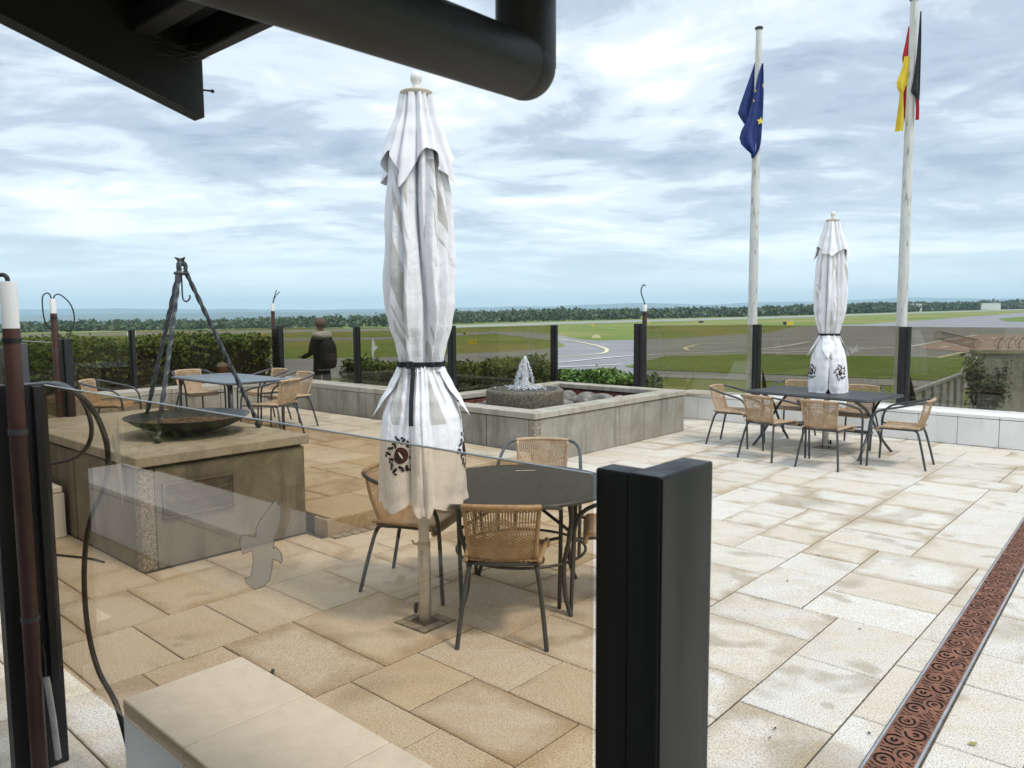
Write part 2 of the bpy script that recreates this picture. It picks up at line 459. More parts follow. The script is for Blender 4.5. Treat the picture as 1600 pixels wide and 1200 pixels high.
def sticker_mat(name, col, op):
    mt, t, b = newmat(name)
    t.nodes.remove(b); out = t.nodes["Material Output"]
    tr = N(t, "ShaderNodeBsdfTransparent"); df = N(t, "ShaderNodeBsdfDiffuse"); tl = N(t, "ShaderNodeBsdfTranslucent")
    for q in (df, tl): q.inputs[0].default_value = (*col, 1)
    m1 = N(t, "ShaderNodeMixShader"); m1.inputs[0].default_value = 0.5; t.links.new(df.outputs[0], m1.inputs[1]); t.links.new(tl.outputs[0], m1.inputs[2])
    m2 = N(t, "ShaderNodeMixShader"); m2.inputs[0].default_value = op; t.links.new(tr.outputs[0], m2.inputs[1]); t.links.new(m1.outputs[0], m2.inputs[2])
    t.links.new(m2.outputs[0], out.inputs[0])
    return mt
M_STICK = sticker_mat("translucent_sticker", (0.80, 0.76, 0.73), 0.5)
M_STICKE = sticker_mat("sticker_outline", (0.12, 0.10, 0.09), 0.65)
M_STICKW = sticker_mat("white_sticker", (0.8, 0.8, 0.78), 0.95)
def fabric_mat():
    mt, t, b = newmat("white_parasol_cloth")
    p = objc(t)
    s = N(t, "ShaderNodeSeparateXYZ"); t.links.new(p, s.inputs[0])
    an = mathn(t, 'ARCTAN2', s.outputs[1], s.outputs[0])
    cm = N(t, "ShaderNodeCombineXYZ")
    t.links.new(mathn(t, 'SINE', mathn(t, 'MULTIPLY', an, 2.0)), cm.inputs[0]); t.links.new(mathn(t, 'COSINE', mathn(t, 'MULTIPLY', an, 1.0)), cm.inputs[1]); t.links.new(s.outputs[2], cm.inputs[2])
    # grey printed strips running down the panels, crossed by slanting white bands and rounded cut-outs
    z_ = s.outputs[2]
    strip = ramp(t, mathn(t, 'ADD', 0.5, mathn(t, 'MULTIPLY', 0.5, mathn(t, 'SINE', mathn(t, 'ADD', mathn(t, 'MULTIPLY', an, 5.0), mathn(t, 'MULTIPLY', mathn(t, 'SINE', mathn(t, 'MULTIPLY', z_, 2.3)), 0.9))))), [(0.0, 0.0), (0.62, 1.0)], 'CONSTANT')
    fz = mathn(t, 'FRACT', mathn(t, 'ADD', mathn(t, 'MULTIPLY', z_, 1.35), mathn(t, 'MULTIPLY', an, 0.95)))
    band = ramp(t, fz, [(0.0, 1.0), (0.12, 0.0), (0.20, 1.0), (0.24, 0.0), (0.40, 1.0), (0.80, 0.0)], 'CONSTANT')
    blob = ramp(t, noise(t, cm.outputs[0], 1.7, 0.0, 0.5), [(0.0, 1.0), (0.56, 0.0)], 'CONSTANT')
    zmask = ramp(t, mathn(t, 'MULTIPLY', z_, 0.3), [(0.0, 0.0), (0.345, 1.0), (0.765, 0.0)], 'CONSTANT')
    k = mathn(t, 'MULTIPLY', mathn(t, 'MULTIPLY', strip, band), mathn(t, 'MULTIPLY', blob, zmask))
    c = mixc(t, k, (0.85, 0.85, 0.88), (0.56, 0.545, 0.52))
    setcol(t, b, c); b.inputs['Roughness'].default_value = 0.8
    b.inputs['Specular IOR Level'].default_value = 0.2
    mw = t.nodes.new("ShaderNodeMapping"); mw.inputs['Scale'].default_value = (26, 26, 7); mw.inputs['Rotation'].default_value = (R(8), R(12), 0); t.links.new(p, mw.inputs[0])
    bump(t, b, mathn(t, 'ADD', noise(t, p, 9, 4.0, 0.55, 0.5), mathn(t, 'MULTIPLY', noise(t, mw.outputs[0], 1.0, 4.0, 0.55, 0.8), 0.8)), 0.75, 0.016)
    return mt
M_CLOTH = fabric_mat()
M_CLOTHW = pmat("plain_white_cloth", (0.80, 0.80, 0.83), (0.84, 0.84, 0.87), 6, 0.8, 0.5, 9, bdist=0.012)
M_WPOLE = pmat("white_lacquered_pole", (0.72, 0.71, 0.68), (0.80, 0.79, 0.77), 5, 0.35)
M_CREAM = pmat("cream_plastic", (0.52, 0.46, 0.36), (0.62, 0.56, 0.46), 5, 0.45)
M_STAINLESS = pmat("stainless_sleeve", (0.42, 0.40, 0.37), (0.56, 0.54, 0.50), 14, 0.32, metal=0.9)
M_INK = pmat("black_print", (0.012, 0.012, 0.012), (0.02, 0.02, 0.02), 5, 0.7)
M_REDINK = pmat("red_print", (0.35, 0.02, 0.02), (0.42, 0.03, 0.025), 5, 0.7)
M_GOLDINK = pmat("gold_print", (0.40, 0.28, 0.08), (0.46, 0.33, 0.10), 5, 0.7)
def mast_mat():
    mt, t, b = newmat("flaking_white_mast")
    p = objc(t)
    mpn = t.nodes.new("ShaderNodeMapping"); mpn.inputs['Scale'].default_value = (16, 16, 3.2); t.links.new(p, mpn.inputs[0])
    n = noise(t, mpn.outputs[0], 1.0, 6.0, 0.65)
    c = ramp(t, n, [(0.36, (0.27, 0.26, 0.24)), (0.41, (0.60, 0.60, 0.58)), (0.6, (0.72, 0.72, 0.70))])
    c = mixc(t, ramp(t, noise(t, p, 2.0, 4.0, 0.6), [(0.45, 0.0), (0.7, 0.45)]), c, (0.48, 0.47, 0.44))
    setcol(t, b, c); b.inputs['Roughness'].default_value = 0.6
    bump(t, b, n, 0.4, 0.004)
    return mt
M_FPOLE = mast_mat()
M_RUST = pmat("corten_steel", (0.13, 0.05, 0.026), (0.25, 0.105, 0.058), 18, 0.75, 0.6, 160, world_=True, bdist=0.002)
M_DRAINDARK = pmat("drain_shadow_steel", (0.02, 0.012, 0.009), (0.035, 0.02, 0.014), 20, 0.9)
M_RAIL = pmat("galvanised_rail", (0.38, 0.39, 0.40), (0.55, 0.56, 0.57), 9, 0.42, metal=0.7)
M_COBBLE = pmat("granite_cobble", (0.22, 0.19, 0.15), (0.36, 0.32, 0.25), 30, 0.8, 0.4, 90)
M_PEBBLE = pmat("river_stone", (0.07, 0.062, 0.055), (0.27, 0.25, 0.225), 4, 0.6, 0.2, 60, world_=True)
M_BRICK = pmat("red_brick", (0.085, 0.022, 0.015), (0.16, 0.045, 0.03), 12, 0.85, 0.5, 60)
def foam_mat():
    mt, t, b = newmat("white_water")
    b.inputs['Base Color'].default_value = (0.93, 0.96, 0.98, 1); b.inputs['Roughness'].default_value = 0.08
    b.inputs['Transmission Weight'].default_value = 0.3; b.inputs['IOR'].default_value = 1.33
    bump(t, b, noise(t, objc(t), 45, 4.0, 0.6), 0.5, 0.02)
    return mt
M_FOAM = foam_mat()
def water_mat():
    mt, t, b = newmat("shallow_water")
    b.inputs['Base Color'].default_value = (0.05, 0.05, 0.045, 1); b.inputs['Roughness'].default_value = 0.03
    b.inputs['Alpha'].default_value = 0.55
    bump(t, b, noise(t, pos(t), 16, 4.0, 0.6, 1.0), 0.6, 0.01)
    return mt
M_WATER = water_mat()
M_SOFFIT = pmat("dark_stained_board", (0.004, 0.0035, 0.003), (0.009, 0.0075, 0.006), 5, 0.7, 0.3, 30)
M_GUTTER = worn_dark("dark_zinc_pipe", (0.026, 0.024, 0.021), (0.085, 0.078, 0.068), 0.46, (5, 5, 5), 0.1)
M_WEB = pmat("dusty_cobweb", (0.10, 0.09, 0.085), (0.16, 0.15, 0.14), 9, 0.95)
def leaf_mat(name, a, b_):
    mt, t, b = newmat(name)
    g = t.nodes.new("ShaderNodeNewGeometry")
    c = ramp(t, g.outputs['Random Per Island'], [(0.0, a), (1.0, b_)])
    c = mixc(t, ramp(t, noise(t, g.outputs['Position'], 0.9, 3.0, 0.5), [(0.45, 0.0), (0.7, 0.35)]), c, (b_[0] * 1.7, b_[1] * 1.25, b_[2] * 0.9))
    setcol(t, b, c); b.inputs['Roughness'].default_value = 0.5; b.inputs['Specular IOR Level'].default_value = 0.3
    b.inputs['Subsurface Weight'].default_value = 0.0
    return mt
M_LEAFD = leaf_mat("hedge_leaf", (0.05, 0.10, 0.02), (0.17, 0.245, 0.06))
M_LEAFB = leaf_mat("bright_hedge_leaf", (0.06, 0.13, 0.025), (0.16, 0.27, 0.06))
M_LEAFT = leaf_mat("tree_leaf", (0.03, 0.05, 0.02), (0.075, 0.105, 0.04))
M_LEAFW = leaf_mat("wood_leaf", (0.028, 0.052, 0.022), (0.075, 0.115, 0.042))
M_TWIG = pmat("dark_twig", (0.03, 0.024, 0.018), (0.06, 0.048, 0.035), 12, 0.9)
def grass_mat(name, a, b_, dry):
    mt, t, b = newmat(name)
    p = pos(t)
    mpn = t.nodes.new("ShaderNodeMapping"); mpn.inputs['Scale'].default_value = (1, 0.55, 1); t.links.new(p, mpn.inputs[0])
    c = ramp(t, noise(t, mpn.outputs[0], 0.10, 8.0, 0.65), [(0.34, a), (0.66, b_)])
    c = mixc(t, ramp(t, noise(t, mpn.outputs[0], 0.035, 5.0, 0.6), [(0.46, 0.0), (0.62, 0.85)]), c, dry)
    c = mixc(t, ramp(t, noise(t, p, 2.2, 5.0, 0.7), [(0.40, 0.5), (0.62, 0.0)]), c, (a[0] * 0.5, a[1] * 0.55, a[2] * 0.5))
    setcol(t, b, c); b.inputs['Roughness'].default_value = 0.95; b.inputs['Specular IOR Level'].default_value = 0.08
    bump(t, b, noise(t, p, 3.0, 6.0, 0.7), 0.8, 0.25)
    return mt
M_GRASS = grass_mat("airfield_grass", (0.15, 0.21, 0.045), (0.26, 0.31, 0.085), (0.36, 0.30, 0.13))
M_GRASS2 = grass_mat("mown_grass", (0.13, 0.195, 0.036), (0.20, 0.27, 0.06), (0.22, 0.25, 0.08))
def asphalt_mat(name, a, b_, joint):
    mt, t, b = newmat(name)
    p = pos(t)
    c = ramp(t, noise(t, p, 0.12, 6.0, 0.6), [(0.35, a), (0.65, b_)])
    mpn = t.nodes.new("ShaderNodeMapping"); mpn.inputs['Rotation'].default_value = (0, 0, R(-20)); mpn.inputs['Scale'].default_value = (0.05, 1.0, 1.0); t.links.new(p, mpn.inputs[0])
    c = mixc(t, ramp(t, noise(t, mpn.outputs[0], 0.35, 4.0, 0.6), [(0.5, 0.0), (0.7, 0.35)]), c, joint)
    setcol(t, b, c); b.inputs['Roughness'].default_value = 0.8; b.inputs['Specular IOR Level'].default_value = 0.3
    return mt
M_ASPH = asphalt_mat("worn_asphalt", (0.20, 0.20, 0.205), (0.265, 0.265, 0.268), (0.16, 0.155, 0.155))
M_RUNW = asphalt_mat("runway_concrete", (0.25, 0.27, 0.22), (0.31, 0.32, 0.28), (0.20, 0.22, 0.16))
M_REDC = asphalt_mat("reddish_concrete", (0.33, 0.235, 0.20), (0.40, 0.30, 0.265), (0.28, 0.22, 0.20))
M_LINEW = pmat("road_paint_white", (0.55, 0.55, 0.53), (0.74, 0.74, 0.72), 0.8, 0.7, world_=True)
M_LINEY = pmat("road_paint_yellow", (0.55, 0.52, 0.30), (0.72, 0.68, 0.42), 0.8, 0.7, world_=True)
M_FAR = pmat("far_land", (0.035, 0.05, 0.03), (0.07, 0.085, 0.05), 0.002, 0.95, world_=True)
M_SIGNY = pmat("yellow_sign_face", (0.62, 0.44, 0.02), (0.70, 0.50, 0.03), 3, 0.5)
M_OFFW = pmat("white_sheet_metal", (0.72, 0.73, 0.72), (0.82, 0.83, 0.82), 0.5, 0.5)
M_FENCE = pmat("grey_corrugated_sheet", (0.26, 0.27, 0.28), (0.38, 0.39, 0.40), 3, 0.55, 0.05, 30)
M_BUNK = concrete_mat("grey_block_wall", (0.30, 0.30, 0.30), (0.40, 0.40, 0.40), (0.20, 0.20, 0.20), (0.26, 0.26, 0.24))
M_BLUE = pmat("blue_flag_cloth", (0.012, 0.032, 0.16), (0.022, 0.05, 0.22), 5, 0.7, 0.4, 10, bdist=0.01)
M_STAR = pmat("yellow_star_cloth", (0.75, 0.62, 0.08), (0.8, 0.66, 0.1), 5, 0.7)
M_FRED = pmat("red_flag_cloth", (0.42, 0.012, 0.02), (0.55, 0.02, 0.03), 5, 0.7, 0.4, 10, bdist=0.01)
M_FGOLD = pmat("gold_flag_cloth", (0.62, 0.45, 0.02), (0.74, 0.56, 0.04), 5, 0.7, 0.4, 10, bdist=0.01)
M_FBLACK = pmat("black_flag_cloth", (0.018, 0.018, 0.02), (0.032, 0.032, 0.035), 5, 0.75, 0.4, 10, bdist=0.01)
M_JACKET = pmat("dark_jacket_cloth", (0.008, 0.008, 0.009), (0.018, 0.018, 0.02), 9, 0.85, 0.4, 20, bdist=0.01)
M_JEANS = pmat("dark_blue_trousers", (0.018, 0.022, 0.04), (0.035, 0.042, 0.07), 9, 0.9)
M_HOOD = pmat("grey_hood_cloth", (0.34, 0.33, 0.32), (0.52, 0.51, 0.49), 14, 0.95)
M_PACK = pmat("black_backpack_cloth", (0.006, 0.006, 0.008), (0.014, 0.014, 0.017), 9, 0.8, 0.3, 25, bdist=0.01)
M_SKIN = pmat("skin", (0.42, 0.23, 0.16), (0.50, 0.29, 0.21), 9, 0.55)
M_HAIR = pmat("short_brown_hair", (0.045, 0.027, 0.016), (0.13, 0.08, 0.045), 60, 0.7, 0.8, 90, bdist=0.01)
M_HAIR2 = pmat("auburn_hair", (0.14, 0.055, 0.025), (0.26, 0.12, 0.06), 50, 0.6, 0.8, 90, bdist=0.01)
M_CAP = pmat("grey_knit_cap", (0.34, 0.29, 0.25), (0.45, 0.39, 0.35), 40, 0.95, 0.6, 70, bdist=0.01)
M_PLAQ = pmat("bronze_plaque", (0.075, 0.062, 0.048), (0.13, 0.11, 0.085), 9, 0.5, 0.3, 60, metal=0.4)
M_PLAQT = pmat("raised_bronze_letter", (0.17, 0.15, 0.12), (0.24, 0.21, 0.17), 9, 0.45, metal=0.4)
M_PLASTER = pmat("building_wall_plaster", (0.30, 0.28, 0.25), (0.38, 0.36, 0.33), 4, 0.8, 0.3, 30)
M_TAPE = pmat("clear_tape", (0.35, 0.34, 0.33), (0.5, 0.49, 0.48), 20, 0.3)
ASPHALT=[(-65.97,79.06),(-23.83,75.21),(-12.48,74.91),(-5.35,79.52),(1.43,84.48),(5.52,89.04),(6.45,92.93),(6.4,100.67),(5.67,112.71),(-3.55,155.02),(-21.5,129.4),(-43.75,131.53),(-90.57,136.01),(-104.8,157.46),(-48.89,147.02),(-23.97,144.36),(-4.05,176.97),(5.26,156.32),(8.36,138.63),(9.82,117.41),(12.19,108.16),(16.4,108.56),(22.18,110.8),(43.25,129.82),(58.23,160.43),(72.43,177.64),(80.56,177.65),(117.21,216.87),(232.4,349.68),(456.82,573.17),(27.83,34.59),(21.27,38.48),(14.55,43.47),(8.33,47.88),(6.28,46.91),(-8.36,49.99),(-48.94,58.54)]
ISLAND=[(8.39,57.02),(9.35,58.88),(13.68,68.26),(21.42,69.36),(33.43,60.68),(36.23,61.57),(32.55,52.66),(25.32,39.79),(23.06,41.74),(15.94,47.66),(10.46,52.12),(8.97,53.66)]
RED=[(40.05,75.99),(62.22,103.34),(70.65,101.0),(46.96,67.02),(39.74,65.25),(39.21,72.32)]
RUNWAY=[(-225.18,246.17),(-187.61,250.75),(-148.62,255.51),(-82.98,249.86),(-35.52,238.08),(-18.52,280.57),(26.8,320.68),(122.83,369.23),(255.0,472.2),(399.21,600.92),(591.85,742.71),(484.45,607.86),(322.14,484.84),(214.63,397.4),(100.62,302.42),(21.89,261.99),(-15.49,234.57),(-29.85,200.02),(-66.43,199.94),(-118.44,203.54),(-144.29,192.77),(-173.92,190.04)]
GREEN_R=[(137.05,216.91),(159.98,240.6),(212.38,284.03),(140.72,188.08),(115.63,173.8),(117.59,183.65)]
LINES={'Y1':[(6.08,120.9),(7.08,117.43),(8.88,106.17),(9.93,95.12),(10.27,87.15),(10.08,81.27),(8.8,74.72),(6.13,71.18),(4.23,70.23),(0.01,67.2)],
'W1':[(-3.0,59.96),(-1.26,60.59),(3.76,62.3),(11.35,70.03),(25.06,75.07),(31.88,76.45)],
'W2':[(0.01,55.85),(1.46,56.13),(3.43,56.94),(8.45,58.75)],
'W3':[(24.08,75.95),(29.83,83.17),(35.68,92.24)],
'W4':[(22.19,69.96),(29.52,72.21),(37.52,75.61)],
'W5':[(38.8,75.52),(49.02,87.8),(62.41,103.22)],
'W6':[(41.63,74.39),(50.92,84.97),(62.58,97.58)],
'Y2':[(33.29,59.86),(38.89,66.07)],
'Y3':[(20.0,85.63),(18.62,82.32),(17.84,77.73),(18.74,76.11)],
'Y4':[(20.0,85.63),(22.31,90.66),(27.2,93.21)]}
BIRD=[(-1.62,1.312),(-1.641,1.296),(-1.694,1.249),(-1.717,1.226),(-1.722,1.199),(-1.753,1.196),(-1.788,1.192),(-1.802,1.176),(-1.8,1.153),(-1.788,1.142),(-1.74,1.162),(-1.739,1.13),(-1.751,1.094),(-1.767,1.084),(-1.787,1.079),(-1.775,1.068),(-1.737,1.062),(-1.694,1.08),(-1.665,1.101),(-1.652,1.13),(-1.647,1.159),(-1.618,1.161),(-1.61,1.156),(-1.602,1.166),(-1.608,1.183),(-1.63,1.194),(-1.641,1.186),(-1.635,1.216),(-1.619,1.237),(-1.603,1.265),(-1.599,1.291),(-1.603,1.305),(-1.612,1.298)]
CABLE=[(-4.331,1.02,1.241),(-3.947,1.02,1.386),(-3.626,1.02,1.456),(-3.387,1.02,1.481),(-3.143,1.02,1.466),(-2.961,1.02,1.413),(-2.856,1.02,1.319),(-2.847,1.02,1.218),(-2.914,1.02,1.116),(-3.036,1.02,1.001),(-3.104,1.02,0.89),(-3.144,1.02,0.756),(-3.148,1.02,0.603),(-3.114,1.02,0.485),(-3.037,1.02,0.395),(-2.889,1.02,0.321)]

# ================================================================== THE SETTING
KX, GZ = 0.012, -2.4
def ground_z(x, y):
    base = GZ + KX * max(-700, min(900, x))
    d = math.hypot(x, y)
    if d > 650:
        t = min(1.0, (d - 650) / 2600.0); t = t * t * (3 - 2 * t)
        base = base * (1 - t) + (-70.0) * t
    return base
ys = [-400, -150, -60, -20, 0, 20, 40, 60, 80, 110, 150, 200, 260, 330, 420, 520, 650, 800, 1000, 1300, 1700, 2200, 2800, 3400, 4500, 6000, 7500, 8800]
xs = sorted(set([s * q for q in (0, 15, 40, 80, 130, 200, 300, 430, 600, 800, 1100, 1600, 2400, 3600, 6000, 8500) for s in (-1, 1)]))
mb = MB()
mb.add([(x, y, ground_z(x, y)) for y in ys for x in xs],
       [(j * len(xs) + i, j * len(xs) + i + 1, (j + 1) * len(xs) + i + 1, (j + 1) * len(xs) + i) for j in range(len(ys) - 1) for i in range(len(xs) - 1)])
tag(mb.build('airfield_ground', M_GRASS, smooth=True), 'wide flat grass of the airfield beyond the terrace', 'ground', kind='structure')

def sheet(name, poly, mat, dz, label, cat):
    """a paved outline laid on the sloping airfield, as a tessellated sheet"""
    bm = bmesh.new()
    f = bm.faces.new([bm.verts.new((x, y, 0)) for x, y in poly])
    bmesh.ops.triangulate(bm, faces=[f])
    for v in bm.verts: v.co.z = ground_z(v.co.x, v.co.y) + dz
    bmesh.ops.recalc_face_normals(bm, faces=bm.faces)
    if sum(q.normal.z for q in bm.faces) < 0: bmesh.ops.reverse_faces(bm, faces=bm.faces)
    me = bpy.data.meshes.new(name); bm.to_mesh(me); bm.free()
    return tag(place(name, me, mat), label, cat, kind='structure')
sheet('taxiway', ASPHALT, M_ASPH, 0.03, 'grey asphalt taxiways joining below the terrace', 'taxiway')
sheet('grass_island', ISLAND, M_GRASS2, 0.06, 'long green grass island between two taxiways', 'grass')
sheet('grass_verge', GREEN_R, M_GRASS2, 0.06, 'small grass wedge in the far right apron', 'grass')
sheet('runway', RUNWAY, M_RUNW, 0.04, 'pale far runway along the edge of the wood', 'runway')
sheet('red_concrete_stand', RED, M_REDC, 0.05, 'reddish concrete parking stand right of the apron', 'apron')
def stripe(name, pts, w, mat, dash=None):
    P = [Vector((p.x, p.y, 0)) for p in catmull([(a, b, 0) for a, b in pts], 8)]
    mb = MB(); run = 0.0
    for a, b in zip(P, P[1:]):
        run += (b - a).length
        if dash and (run % (2 * dash)) > dash: continue
        d = (b - a); n = Vector((-d.y, d.x, 0)).normalized() * w / 2
        q = [a + n, a - n, b - n, b + n]
        mb.add([(p.x, p.y, ground_z(p.x, p.y) + 0.075) for p in q], [(0, 1, 2, 3)])
    o = mb.build(name, mat)
    return tag(o, kind='structure')
for k, pts in LINES.items():
    yl = k[0] == 'Y'
    o = stripe('taxi_line', pts, 0.42 if yl else 0.48, M_LINEY if yl else M_LINEW, dash=3.0 if k in ('W6',) else None)

# embankment that carries the terrace
mb = MB()
def ring(d, z): return [tuple(W(u, v, z)) for u, v in ((-16 - d, -9 - d), (9 + d, -9 - d), (9 + d, 13.6 + d), (-16 - d, 13.6 + d))]
a, b = ring(0, -0.12), ring(5.5, -3.2)
mb.add(a + b, [(0, 1, 2, 3), (0, 4, 5, 1), (1, 5, 6, 2), (2, 6, 7, 3), (3, 7, 4, 0)])
tag(mb.build('embankment', M_GRASS2), 'grass bank around the foot of the terrace', 'ground', kind='structure')

# distant hills: two ranges, each a slope rising to a ridge
def hills(name, ridge, D, base, label):
    prof = []
    for i in range(241):
        x = -700 + i * 3000 / 240.0
        yv = lerp_table(ridge, x)
        z = 1.75 + yv / 1200.0 * D + (math.sin(i * 0.9) * .5 + math.sin(i * 0.37 + 1) + 1.6 * math.sin(i * 0.11 + D)) * D / 1200 * 0.55
        prof.append(((x - 800) / 1200.0 * D, z))
    mb = MB(); n = len(prof)
    rows = [(D * 0.80, 0.0), (D * 0.90, 0.35), (D * 0.96, 0.75), (D, 1.0), (D * 1.08, 0.8)]
    vv = []
    for yy, h in rows:
        for xx, z in prof: vv.append((xx * yy / D, yy, base + (z - base) * h + random.uniform(-1, 1) * D / 12000 * (0 if h in (0.0, 1.0) else 6)))
    mb.add(vv, [(j * n + i, j * n + i + 1, (j + 1) * n + i + 1, (j + 1) * n + i) for j in range(len(rows) - 1) for i in range(n - 1)])
    tag(mb.build(name, M_FAR, smooth=True), label, 'hills', kind='structure')
hills('hills', [(-800, 8), (0, 9.5), (250, 10), (500, 7.5), (620, 6), (740, 8), (850, 9), (930, 13), (1010, 14), (1100, 12), (1180, 14.5), (1250, 14), (1330, 16.5), (1400, 18.5), (1480, 17.5), (1560, 17.5), (1700, 19), (2400, 16)], 8000, -70, 'blue far hills along the horizon')
hills('low_hills', [(-800, 1), (0, 2.0), (250, 1.5), (500, 2.5), (620, 3), (740, 3.5), (850, 4), (930, 5), (1010, 6), (1100, 5), (1180, 6), (1400, 9), (1560, 9), (2400, 9)], 5000, -70, 'lower hazy ridge before the far hills')

# the wood along the runway: one mass of many small leaf faces
edge = [(-330, 235, -1.6), (-207, 263, -1.2), (-170, 293, -0.3), (-90, 272, 0.9), (-39, 268, 2.2), (-21, 316, 2.9), (30, 355, 4.2), (133, 399, 5.9), (281, 521, 8.0), (453, 683, 11.0), (651, 826, 14.0), (820, 930, 16.0)]
ep = catmull(edge, 30)
rnd = random.Random(3)
mb = MB(); VV = []; FF = []
seg = 0.0; nxt = 0.0
for a, b in zip(ep, ep[1:]):
    seg += (b - a).length
    while nxt < seg:
        nxt += 2.1
        p = a.lerp(b, rnd.random())
        dist = math.hypot(p.x, p.y)
        sc = dist / 300.0
        for row in range(6):
            k = 1.0 + row * 0.05 + rnd.uniform(0, 0.06)
            x, y = p.x * k, p.y * k
            gz = ground_z(x, y)
            f_ = min(1.0, 0.55 + 0.10 * row); top = p.z * f_ + gz * (1 - f_)
            top = gz + max(top - gz, 2.0) * (0.90 + 0.10 * math.sin(nxt * 0.021) + 0.06 * math.sin(nxt * 0.083 + row)) + rnd.uniform(-0.45, 0.40) * sc + (0.8 * sc if rnd.random() < 0.05 else 0)
            h = top - gz; cz = gz + h * 0.55; rx = rnd.uniform(1.8, 3.2) * sc
            nq = 44 if row < 2 else 34
            for q in range(nq):
                th = rnd.uniform(0, 6.283); ph = math.acos(rnd.uniform(-1, 1)); rr = rnd.uniform(0.7, 1.0)
                c = Vector((x + rx * rr * math.sin(ph) * math.cos(th), y + rx * rr * math.sin(ph) * math.sin(th), cz + h * 0.5 * rr * math.cos(ph)))
                s_ = rnd.uniform(0.35, 0.8) * sc
                d1 = Vector((rnd.uniform(-1, 1), rnd.uniform(-1, 1), rnd.uniform(-0.6, 0.6))).normalized() * s_
                d2 = Vector((rnd.uniform(-0.7, 0.7), rnd.uniform(-0.7, 0.7), rnd.uniform(0.1, 1))).normalized() * s_
                i0 = len(VV)
                VV += [tuple(c - d1), tuple(c - d2), tuple(c + d1), tuple(c + d2)]
                FF.append((i0, i0 + 1, i0 + 2, i0 + 3))
me = bpy.data.meshes.new('wood'); me.from_pydata(VV, [], FF)
tag(place('wood', me, M_LEAFW), 'dense dark green wood lining the far side of the airfield', 'wood', kind='stuff')

# ------------------------------------------------------------------ paving
def pack(u0, u1, v0, v1, cell, valid, rnd):
    nu = int(round((u1 - u0) / cell)); nv = int(round((v1 - v0) / cell))
    free = [[valid(u0 + (i + .5) * cell, v0 + (j + .5) * cell) for i in range(nu)] for j in range(nv)]
    sizes = [(4, 2), (3, 2), (4, 2), (3, 3), (4, 3), (2, 3), (3, 2), (5, 2), (4, 3), (2, 2)]
    out = []
    for j in range(nv):
        for i in range(nu):
            if not free[j][i]: continue
            cand = sizes[:]; rnd.shuffle(cand); cand += [(2, 2), (3, 1), (2, 1), (1, 2), (1, 1)]
            for a, b in cand:
                if i + a <= nu and j + b <= nv and all(free[j + y][i + x] for y in range(b) for x in range(a)):
                    # do not leave a one-cell sliver beside it
                    if a > 1 and i + a < nu and free[j][i + a] and (i + a + 1 >= nu or not free[j][i + a + 1]) and (a, b) in sizes: continue
                    for y in range(b):
                        for x in range(a): free[j + y][i + x] = False
                    out.append((u0 + i * cell, v0 + j * cell, a * cell, b * cell)); break
    return out
slab_cache = {}
def slab_mesh(a, b, th, name):
    key = (round(a, 3), round(b, 3), th, name)
    if key not in slab_cache:
        g, c = 0.0035, 0.0045
        x0, x1, y0, y1 = g, a - g, g, b - g
        m_ = MB()
        m_.add([(x0, y0, -th), (x1, y0, -th), (x1, y1, -th), (x0, y1, -th), (x0, y0, -c), (x1, y0, -c), (x1, y1, -c), (x0, y1, -c), (x0 + c, y0 + c, 0), (x1 - c, y0 + c, 0), (x1 - c, y1 - c, 0), (x0 + c, y1 - c, 0)],
               [(0, 1, 5, 4), (1, 2, 6, 5), (2, 3, 7, 6), (3, 0, 4, 7), (4, 5, 9, 8), (5, 6, 10, 9), (6, 7, 11, 10), (7, 4, 8, 11), (8, 9, 10, 11)])
        slab_cache[key] = m_.mesh(name)
    return slab_cache[key]
def lay(root, rects, z, th, mat, rnd, name='paving_slab', limit=300):
    def seen(u, v):
        p = W(u, v)
        return p.y > 1.0 and abs(p.x / p.y) < 0.72
    rects = sorted(rects, key=lambda r: (not seen(r[0], r[1]), W(r[0] + r[2] / 2, r[1] + r[3] / 2).length))
    rest = MB()
    for k, (u, v, a, b) in enumerate(rects):
        dz = rnd.uniform(-0.0015, 0.0015)
        if k < limit:
            o = place(name, slab_mesh(a, b, th, name), mat, root)
            o.location = (u, v, z + dz)
        else:
            g = 0.0035
            rest.box(u + g, u + a - g, v + g, v + b - g, z - th, z + dz)
    if rest.v:
        tag(rest.build('far_paving_slabs', mat, root), kind='stuff')
CELL = 0.21
rn_ = random.Random(11)
terrace = tag(uvthing('terrace_paving', 'pale granite slab paving of the lower terrace', 'paving', 0, 0, 0), kind='structure')
def low_ok(u, v):
    if v < 0.63: return False
    if v < 0.9: return True
    if u < -5.02 and 3.35 < v < 5.6: return False
    if u < -5.62 and 3.3 < v < 10.0: return False
    if u < -5.3 and 2.1 < v < 3.5: return False
    if v > 11.25: return False
    return True
mb = MB(); mb.box(-8.0, 3.6, -4.2, 11.5, -0.10, -0.0055)
mb.build('joint_bed', M_JOINT, terrace)
lay(terrace, pack(-7.98, 3.36, -4.2, 11.34, CELL, low_ok, rn_), 0.0, 0.045, M_SLAB, rn_)

walk = tag(uvthing('walkway', 'dark slab walkway on the near side of the windscreen', 'paving', 0, 0, 0), kind='structure')
lay(walk, pack(-7.98, 3.36, -3.99, 0.63, 0.42, lambda u, v: True, rn_), 0.0, 0.045, M_WALK, rn_, limit=60)

